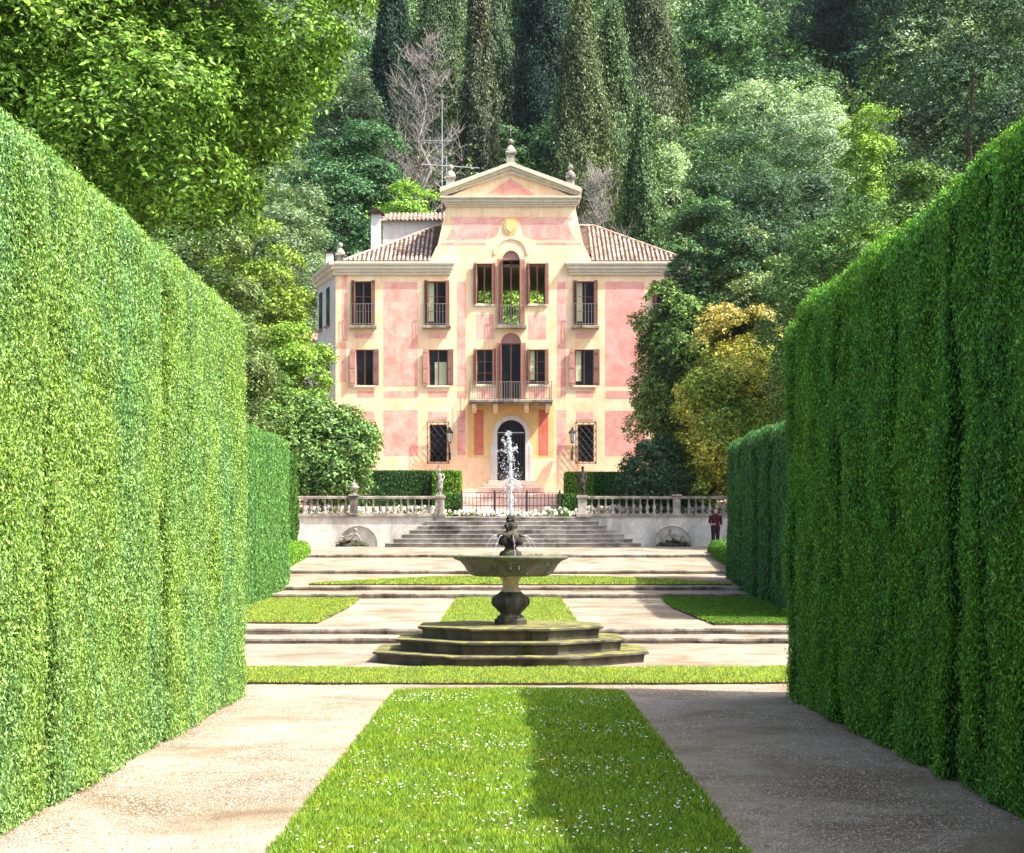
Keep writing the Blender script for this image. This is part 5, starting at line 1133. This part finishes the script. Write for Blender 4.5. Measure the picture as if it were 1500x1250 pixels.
MB().box(cx_-.70, cx_+.70, yd-.05, yd-.03, Zl(634.2), Zl(633)).build('curtain_rail', M['lampglass'], dr_); MB().ball((cx_+.09, yd-.05, dz0+1.05), .03, 6).build('handle', M['steel'], dr_)
mb = MB()
for k, (hw_, y_) in enumerate(((1.75, -1.5), (1.5, -1.12), (1.22, -.74))): mb.bevbox(cx_-hw_, cx_+hw_, y_, -.09, -.1+.2*k+(0 if k else -.1), .2+.2*k-.02*(k == 2), .02)
mb.build('step', M['terra'], villa)
# wall lanterns
for px_ in (659, 838):
    u = U(px_); zc = Zl(641); yl = -.55; sg = 1 if px_ < 748 else -1
    mb = MB(); mb.tube([(u, 0, zc-1.1), (u, -.06, zc-.9), (u, -.30, zc-.75), (u, yl, zc-.50), (u, yl, zc-.34)], .02, 6); mb.tube([(u, 0, zc-1.25), (u, -.02, zc-.6)], .022, 6); mb.box(u-.05, u+.05, -.03, .01, zc-1.2, zc-.8)
    mb.lathe([(.05, -.36), (.10, -.32), (.10, -.29)], (u, yl, zc), 6, smooth=False); mb.lathe([(.21, .20), (.20, .24), (.10, .36), (.05, .42), (.06, .46), (.02, .52)], (u, yl, zc), 6, smooth=False)
    for k in range(6): a_ = k*math.pi/3; mb.tube([(u+.10*math.cos(a_), yl+.10*math.sin(a_), zc-.30), (u+.18*math.cos(a_), yl+.18*math.sin(a_), zc+.2)], .010, 4)
    ln = mb.build('wall_lantern', M['iron'], villa); MB().lathe([(.09, -.29), (.165, .19)], (u, yl, zc), 6, smooth=False).build('glass', M['lampglass'], ln)
# windows on the angled flank
dv = Vector((-1.5, 4.5, 0)).normalized(); nv = Vector((-dv.y, dv.x, 0))
for t0_, zz0, zz1 in ((1.5, Zl(470), Zl(414)), (1.5, Zl(565), Zl(512)), (3.4, Zl(470), Zl(414))):
    p0 = Vector((-9.401, 0, 0))+dv*t0_; mb = MB(); w_ = .8
    def pt(a_, b_, z_): q_ = p0+dv*a_+nv*b_; return (q_.x, q_.y, z_)
    mb.add([pt(0, .03, zz0), pt(w_, .03, zz0), pt(w_, .03, zz1), pt(0, .03, zz1), pt(0, -.05, zz0), pt(w_, -.05, zz0), pt(w_, -.05, zz1), pt(0, -.05, zz1)], [(0,1,2,3), (0,1,5,4), (1,2,6,5), (2,3,7,6), (3,0,4,7)])
    w_o = mb.build('window', M['glass'], villa)
    mb = MB(); mb.add([pt(-.1, 0, zz0-.12), pt(w_+.1, 0, zz0-.12), pt(w_+.1, .16, zz0-.12), pt(-.1, .16, zz0-.12), pt(-.1, 0, zz0-.02), pt(w_+.1, 0, zz0-.02), pt(w_+.1, .16, zz0-.02), pt(-.1, .16, zz0-.02)], [(0,1,2,3), (4,5,6,7), (0,1,5,4), (1,2,6,5), (2,3,7,6), (3,0,4,7)]); mb.build('sill', M['stone_d'], w_o)

# low outbuilding left of the villa
ob = empty('outbuilding', (WX(452, 99), 99, gz(99)), 0, 'low grey outbuilding with tiled roof half hidden left of the villa', 'building')
D_ = 99; xa, xb = -2.6, 2.6
MB().box(xa, xb, 0, 6, 0, WZ(500, D_)-gz(99)).build('wall', M['grey'], ob)
z_ = WZ(500, D_)-gz(99); mb = MB(); tiles(mb, (xa-.2, -.3, z_), (1, 0, 0), (0, 1, .35), 5.6, lambda d: 3.0); mb.add([(xa-.2, -.3, z_-.01), (xb+.2, -.3, z_-.01), (xb+.2, 2.7, z_+1.04), (xa-.2, 2.7, z_+1.04)], [(0, 1, 2, 3)], rnd=.2)
mb.build('roof', M['tile'], ob); MB().box(xa+.3, xb-.2, 2.6, 6, z_+.02, z_+2.0).build('upper_wall', M['cream'], ob)
mb = MB(); tiles(mb, (xa+.1, 2.35, z_+2.0), (1, 0, 0), (0, 1, .4), 4.9, lambda d: 2.4); mb.build('roof', M['tile'], ob)
for x in (-1.2, .9): MB().box(x, x+.9, -.03, .05, z_-2.2, z_-.7).build('window', M['glass'], ob)

# ================================================================== TREES
rng = np.random.default_rng(101)
def bare(seed, H_=13):
    rg = random.Random(seed); mb = MB(); main = limb(mb, (0, 0, -.5), (.2, 0, H_), H_*.011, .02, 0, 7, 12, rg)
    for i in range(110):
        t = rg.uniform(.12, .98); b = main[0].lerp(main[-1], t); a = rg.uniform(0, 6.28); q_ = (2.6*(1-t)**.6+.4)*H_/15; e = b+Vector((math.cos(a)*q_, math.sin(a)*q_, q_*rg.uniform(.6, 1.3)))
        p = limb(mb, b, e, .05*(1.2-t), .012, .02, 4, 4, rg)
        for j in (1, 2, 3, 4):
            for m_ in range(4): limb(mb, p[j], p[j]+Vector((rg.uniform(-.8, .8), rg.uniform(-.8, .8), rg.uniform(.1, 1.2))), .02, .008, 0, 3, 2, rg)
    return mb
TN = [0]
def tree(key, pxl, pxr, pyt, D, color, name, label, cat='tree', group=None, base=None, rot=None, wood=None, low=None):
    """key: n/b/t/o = broadleaf habits, c = cypress, f = conifer, x = leafless. Built in real metres at its own place."""
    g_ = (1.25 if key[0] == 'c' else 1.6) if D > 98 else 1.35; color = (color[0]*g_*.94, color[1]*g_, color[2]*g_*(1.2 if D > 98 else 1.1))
    TN[0] += 1; seed = 300+TN[0]; r_ = np.random.default_rng(seed); x = WX((pxl+pxr)/2, D); b = gzz(x, D)
    W_ = (pxr-pxl)*D/F/2; H_ = WZ(pyt, D)-b; leaf = max(.062, D/1638*1.45); k = key[0]
    root = empty(name, (x, D, b), 0, label, cat, group); mat = M['leaf']; asp = .5
    if k == 'x': bare(seed, H_).build('trunk', M['deadwood'], root); return root
    if k == 'c':
        n = int(2*math.pi*W_*H_*4.0/(leaf*leaf*2*.42)); n = min(n, 90000)
        P, Nn, T = cypress(r_, W_*1.22, H_-1.0, n, leaf); P = P+np.array([0, 0, 1.0]); asp = .42; mat = M['needle']
        tm = MB().tube([(0, 0, -.6), (.03, 0, H_*.3), (0, .03, H_*.7), (0, 0, H_*.97)], [W_*.12, W_*.1, W_*.05, .02], 8)
    elif k == 'f':
        n = min(110000, int(math.pi*W_*H_*6.0/(leaf*leaf*2*.34))); P, Nn, T = conifer(r_, W_*1.05, H_-1.2, n, leaf, int(H_/.95), .62 if key == 'f2' else .85); P = P+np.array([0, 0, 1.2]); asp = .34; mat = M['needle']
        tm = MB().tube([(0, 0, -.6), (0, 0, H_*.5), (0, 0, H_*.96)], [H_*.016, H_*.01, .03], 8); rg = random.Random(seed)
        for i in range(60): a = rg.uniform(0, 6.28); z0 = rg.uniform(H_*.1, H_*.9); q_ = W_*.9*(1-z0/H_)**.8; limb(tm, (0, 0, z0), (math.cos(a)*q_, math.sin(a)*q_, z0+.05*q_), .05, .01, 0, 4, 3, rg)
    else:
        lo = (low if low is not None else .12)*H_; rz = (H_-lo)/2*1.0; zc = lo+rz
        lr = dict(n=.85, b=1.15, t=1.0, o=.8)[k]*(.75+W_*.09); asp = dict(n=.5, b=.5, t=.62, o=.24)[k]; lf = leaf*(1.3 if k == 'o' else 1.15 if k == 't' else 1)
        n = min(95000, int(4*math.pi*(W_*W_*2+2*W_*rz)/4*2.9/(lf*lf*2*asp)))
        P, Nn, T = crown2(r_, W_*.95, rz, n, lf, lr, spray=lf*(3.5 if k != 'o' else 5), droop=.3 if k != 't' else .6); P = P+np.array([0, 0, zc]); leaf = lf
        tm = trunk_mesh(W_*.9, zc, rz, .12+W_*.05, 10, seed, .25)
    tint = None
    if name == 'maple_tree':
        q = P/np.array([W_, W_, H_]); f = .5+.35*np.sin(q[:, 0]*4+q[:, 2]*9+1)+.3*np.sin(q[:, 1]*5-q[:, 2]*7)+.25*np.sin(q[:, 0]*11+q[:, 1]*9+q[:, 2]*13)+r_.normal(size=len(P))*.25
        f = np.clip(f-.05, 0, 1)[:, None]; hi = np.clip((q[:, 2]-.80)*3.0+r_.normal(size=len(P))*.35, 0, .85)[:, None]
        tint = (np.array([.17, .30, .05])*(1-f)+np.array([.58, .56, .11])*f)*(1-hi)+np.array([.62, .44, .20])*hi; mat = M['leaft']
    me = leaf_mesh('crown', P, Nn, T, leaf*r_.uniform(.55, 1.35, len(P)), asp, r_, tint); link_mesh('crown', me, mat, root, color)
    tm.build('trunk', M['bark'], root); return root
DG = (.035, .075, .028); CY = (.075, .115, .042)
# near trees left
tree('n2', 205, 395, 318, 58, (.11, .155, .045), 'tree', 'dull olive green tree rising just above the left front hedge')
tree('n1', 318, 448, 335, 82, (.17, .245, .03), 'tree', 'yellow green domed tree between the left hedge and the villa')
tree('n2', 366, 488, 486, 80, (.17, .28, .035), 'tree', 'bright green bushy tree below the yellow domed one, left of the villa corner')
tree('t1', 400, 548, 588, 78, (.105, .185, .045), 'tree', 'broad leaved dark green tree covering the lower left villa window', low=.13)
tree('n2', 330, 450, 560, 77.5, (.10, .17, .035), 'tree', 'mid green bushy tree above the second left hedge')
tree('b2', 440, 530, 672, 79.5, (.05, .10, .03), 'shrub', 'dark rounded shrub behind the left end of the balustrade', 'shrub')
# near trees right
tree('n1', 925, 1105, 405, 81, (.125, .20, .045), 'tree', 'mid green tree overlapping the right side of the villa', low=.15)
tree('n2', 1030, 1210, 372, 80, (.16, .21, .07), 'tree', 'pale green topped tree above the yellow one, right of the villa')
tree('n2', 984, 1180, 462, 76.9, (.30, .30, .035), 'maple_tree', 'yellow and orange leaved maple before the villa, beside the right hedge', low=.07)
tree('n2', 914, 1020, 640, 77.0, (.035, .08, .03), 'yew_tree', 'low dark drooping yew behind the right balustrade', low=.05)
tree('b1', 962, 1130, 296, 81, DG, 'tree', 'dark leafy tree touching the right end of the villa roof')
tree('n2', 1128, 1350, 290, 71.5, (.07, .14, .035), 'tree', 'green tree behind the second right hedge')  # crown enlarged so its shadow falls on the right terrace wall
tree('b3', 1210, 1350, 315, 78, (.12, .20, .03), 'tree', 'light green tree peeping over the sloping top of the right front hedge')
# behind the villa
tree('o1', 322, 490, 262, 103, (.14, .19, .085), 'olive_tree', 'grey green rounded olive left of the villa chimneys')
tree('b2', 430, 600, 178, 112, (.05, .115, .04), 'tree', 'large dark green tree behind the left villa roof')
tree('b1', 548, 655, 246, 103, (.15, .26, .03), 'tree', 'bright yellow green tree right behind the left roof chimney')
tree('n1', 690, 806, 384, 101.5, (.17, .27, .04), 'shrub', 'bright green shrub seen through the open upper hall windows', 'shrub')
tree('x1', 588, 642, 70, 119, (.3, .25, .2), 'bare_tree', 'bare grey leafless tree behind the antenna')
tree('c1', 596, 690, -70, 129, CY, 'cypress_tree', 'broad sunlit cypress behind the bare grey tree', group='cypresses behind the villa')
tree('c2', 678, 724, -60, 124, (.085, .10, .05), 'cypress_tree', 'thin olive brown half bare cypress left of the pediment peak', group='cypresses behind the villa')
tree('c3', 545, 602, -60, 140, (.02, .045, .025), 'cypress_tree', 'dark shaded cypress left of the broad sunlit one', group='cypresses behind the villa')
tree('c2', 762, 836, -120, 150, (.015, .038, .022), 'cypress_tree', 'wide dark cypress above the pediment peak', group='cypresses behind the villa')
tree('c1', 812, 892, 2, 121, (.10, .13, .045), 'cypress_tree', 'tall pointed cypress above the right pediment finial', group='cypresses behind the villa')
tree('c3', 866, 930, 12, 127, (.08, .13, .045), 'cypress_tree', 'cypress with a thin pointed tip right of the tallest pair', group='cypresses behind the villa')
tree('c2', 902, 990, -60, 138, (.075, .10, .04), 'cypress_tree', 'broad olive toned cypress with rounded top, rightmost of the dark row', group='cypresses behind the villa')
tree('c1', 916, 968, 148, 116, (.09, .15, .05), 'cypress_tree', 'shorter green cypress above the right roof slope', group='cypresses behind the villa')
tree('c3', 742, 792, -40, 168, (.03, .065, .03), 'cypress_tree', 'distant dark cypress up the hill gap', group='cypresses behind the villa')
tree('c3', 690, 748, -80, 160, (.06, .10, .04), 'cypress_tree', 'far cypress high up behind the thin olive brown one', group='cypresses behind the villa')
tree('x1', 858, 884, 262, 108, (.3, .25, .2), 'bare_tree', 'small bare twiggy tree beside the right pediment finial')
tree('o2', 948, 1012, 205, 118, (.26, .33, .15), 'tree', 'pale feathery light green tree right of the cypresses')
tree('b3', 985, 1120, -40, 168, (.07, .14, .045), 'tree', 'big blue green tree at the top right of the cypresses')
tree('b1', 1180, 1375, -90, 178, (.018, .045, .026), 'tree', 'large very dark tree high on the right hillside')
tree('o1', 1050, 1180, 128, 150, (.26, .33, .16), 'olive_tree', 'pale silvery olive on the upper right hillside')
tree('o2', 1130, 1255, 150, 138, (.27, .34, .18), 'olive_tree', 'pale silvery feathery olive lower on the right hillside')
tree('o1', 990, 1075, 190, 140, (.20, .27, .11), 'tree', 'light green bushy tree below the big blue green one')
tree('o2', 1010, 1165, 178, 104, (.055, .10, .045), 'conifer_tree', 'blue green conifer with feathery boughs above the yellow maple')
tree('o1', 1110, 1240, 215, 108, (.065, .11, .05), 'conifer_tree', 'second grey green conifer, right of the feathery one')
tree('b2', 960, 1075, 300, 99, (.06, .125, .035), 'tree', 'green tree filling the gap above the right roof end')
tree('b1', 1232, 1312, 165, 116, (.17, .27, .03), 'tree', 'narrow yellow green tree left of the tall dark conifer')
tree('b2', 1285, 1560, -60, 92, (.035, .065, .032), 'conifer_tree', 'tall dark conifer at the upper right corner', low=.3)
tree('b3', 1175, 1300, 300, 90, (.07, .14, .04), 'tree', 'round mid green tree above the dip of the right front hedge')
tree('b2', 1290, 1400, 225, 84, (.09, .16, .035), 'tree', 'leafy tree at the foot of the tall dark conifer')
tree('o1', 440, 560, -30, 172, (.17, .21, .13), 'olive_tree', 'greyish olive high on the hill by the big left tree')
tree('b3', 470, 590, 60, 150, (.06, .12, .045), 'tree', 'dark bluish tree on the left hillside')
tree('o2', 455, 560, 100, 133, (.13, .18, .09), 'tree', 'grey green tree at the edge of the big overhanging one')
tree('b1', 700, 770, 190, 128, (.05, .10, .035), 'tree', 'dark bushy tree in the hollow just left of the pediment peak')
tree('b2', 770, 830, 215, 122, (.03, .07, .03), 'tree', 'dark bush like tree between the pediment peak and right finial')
# big overhanging tree at the upper left
def bigtree():
    r_ = np.random.default_rng(77); P, Nn, T = crown2(r_, 4.2, 4.7, 250000, .064, 1.0, .30, 12, .9, flat=.55)
    D = 30.0; root = empty('broadleaf_tree', (WX(150, D), D, 0), 0, 'big broad leaved tree overhanging the left front hedge', 'tree')
    zc = 12.1
    me = leaf_mesh('crown', P+np.array([0, 0, zc]), Nn, T, .058*r_.uniform(.6, 1.35, len(P)), .42, r_); link_mesh('crown', me, M['leaf'], root, (.135, .265, .032))
    trunk_mesh(4.2, zc, 4.4, .34, 18, 5, .5).build('trunk', M['bark'], root)
bigtree()
# the wood covering the hill beyond the garden: far too many crowns to count, one mass
def woods():
    r_ = np.random.default_rng(55); Ps, Ns, Ts, Cs, Ss = [], [], [], [], []
    pals = np.array([(.05, .105, .035), (.03, .07, .028), (.085, .15, .04), (.13, .20, .05), (.17, .22, .12), (.22, .28, .16), (.07, .13, .055), (.05, .09, .04)])
    D = 108.0
    while D < 318:
        hw = .36*D+16; x = -hw+r_.uniform(0, 6)
        while x < hw:
            xx = x+r_.uniform(-3, 3); yy = D+r_.uniform(-4, 4); px_ = AX+xx*F/yy
            x += r_.uniform(6.5, 9.5)
            if yy < 122 and 500 < px_ < 1000: continue
            if 725 < px_ < 768 and yy < 235: continue
            conif_ = r_.random() < .14; H_ = r_.uniform(7.5, 13); rx = r_.uniform(3.4, 5.4) if not conif_ else r_.uniform(1.6, 2.6)
            nn = int(2600*(150/yy)**.8*(rx/4.4)**1.5)+500; lf = .17*(yy/150)**.75
            b = gzz(xx, yy); pal = pals[r_.integers(len(pals))]*r_.uniform(.9, 2.0)*np.array([.95, 1, 1.15])
            if conif_: P, Nn, T = cypress(r_, rx, H_*1.35, nn, lf); 
            else: P, Nn, T = crown2(r_, rx, H_*.5, int(nn*1.3), lf, rx*.36, lf*2.5, 6); P = P+np.array([0, 0, H_*.5])
            Ps.append(P+np.array([xx, yy, b])); Ns.append(Nn); Ts.append(T); Cs.append(np.tile(pal, (len(P), 1))); Ss.append(np.full(len(P), lf)*r_.uniform(.6, 1.3, len(P)))
        D += 8.2
    # undergrowth hugging the slope
    n = 130000; y = 100+150*r_.random(n)**1.2; x = r_.uniform(-1, 1, n)*(.34*y+12); z = np.interp(y, PY, PZ)+hill_noise(x, y)
    k = ~((np.abs(AX+x*F/y-747) < 12) & (y > 125) & (y < 240)); x = x[k]; y = y[k]; z = z[k]; n = len(x)
    z = z+(.5+.6*np.sin(x*.9)*np.sin(y*.8+x*.3)+.5*np.sin(x*.37+y*.5))*r_.random(n)*1.3
    Ps.append(np.stack([x, y, z], 1)); Ns.append(np.array([0, -.4, .8])+r_.normal(size=(n, 3))*.6); Ts.append(r_.normal(size=(n, 3)))
    g = (.5+.5*np.sin(x*.13+y*.09)*np.cos(y*.17))[:, None]; Cs.append(np.array([.09, .17, .06])*(1-g)+np.array([.22, .28, .10])*g); Ss.append(.17*(y/130)**.5*r_.uniform(.6, 1.3, n))
    P = np.concatenate(Ps); me = leaf_mesh('hillside_woods', P, np.concatenate(Ns), np.concatenate(Ts), np.concatenate(Ss), .5, r_, np.concatenate(Cs))
    o = link_mesh('hillside_woods', me, M['leaft']); tag(o, 'dense mixed wood covering the hillside behind the villa', 'woods', kind='stuff'); return len(P)
print('woods leaves', woods())

# ================================================================== HAZE, LIGHT, CAMERA
HAZE = True
if HAZE:
    mb = MB(); mb.box(-560, 560, -80, 560, -3, 260); hz = mb.build('haze', None) if False else None
    me = bpy.data.meshes.new('haze'); me.from_pydata(mb.v, [], mb.f); me.update()
    m, nt, out = new_mat('haze_air'); v = N(nt, 'ShaderNodeVolumePrincipled'); v.inputs['Color'].default_value = (.80, .88, .96, 1); v.inputs['Density'].default_value = .00005; v.inputs['Anisotropy'].default_value = .2
    L(nt, v.outputs[0], out.inputs['Volume']); hz = link_mesh('haze', me, m); tag(hz, 'thin summer haze over the garden and hill', kind='stuff')
SDIR = Vector((-.71, .25, -1.0)).normalized()
ld = bpy.data.lights.new('sun', 'SUN'); ld.energy = 4.2; ld.angle = R(.53); ld.color = (1, .955, .88)
lo = bpy.data.objects.new('sun', ld); COL.objects.link(lo); lo.rotation_euler = SDIR.to_track_quat('-Z', 'Y').to_euler(); lo.location = (40, -10, 60)
w = bpy.data.worlds.new('World'); SC.world = w; w.use_nodes = True; nt = w.node_tree; nt.nodes.clear()
sk = nt.nodes.new('ShaderNodeTexSky'); sk.sky_type = 'NISHITA'; sk.sun_disc = False; sk.sun_elevation = math.asin(-SDIR.z); sk.sun_rotation = math.atan2(-SDIR.x, -SDIR.y)
sk.air_density = 1.0; sk.dust_density = 4.5; sk.ozone_density = 1.0
bg = nt.nodes.new('ShaderNodeBackground'); bg.inputs['Strength'].default_value = .15; ow = nt.nodes.new('ShaderNodeOutputWorld')
nt.links.new(sk.outputs[0], bg.inputs['Color']); nt.links.new(bg.outputs[0], ow.inputs['Surface'])
cd = bpy.data.cameras.new('camera'); cd.sensor_fit = 'HORIZONTAL'; cd.sensor_width = 36; cd.lens = 36*F/1500; cd.clip_start = .1; cd.clip_end = 3000
cd.shift_x = (750-AX)/1500; cd.shift_y = (HY-625)/1500
co = bpy.data.objects.new('camera', cd); COL.objects.link(co); co.location = (0, 0, CAMZ); co.rotation_euler = (R(90), 0, 0); SC.camera = co
SC.view_settings.view_transform = 'Standard'; SC.view_settings.look = 'None'; SC.view_settings.gamma = 1.0; SC.view_settings.exposure = 1.45
SC.render.engine = 'CYCLES'; SC.cycles.max_bounces = 8; SC.cycles.diffuse_bounces = 4; SC.cycles.glossy_bounces = 2; SC.cycles.transmission_bounces = 4; SC.cycles.volume_bounces = 0
SC.cycles.use_denoising = True; SC.cycles.sample_clamp_indirect = 6
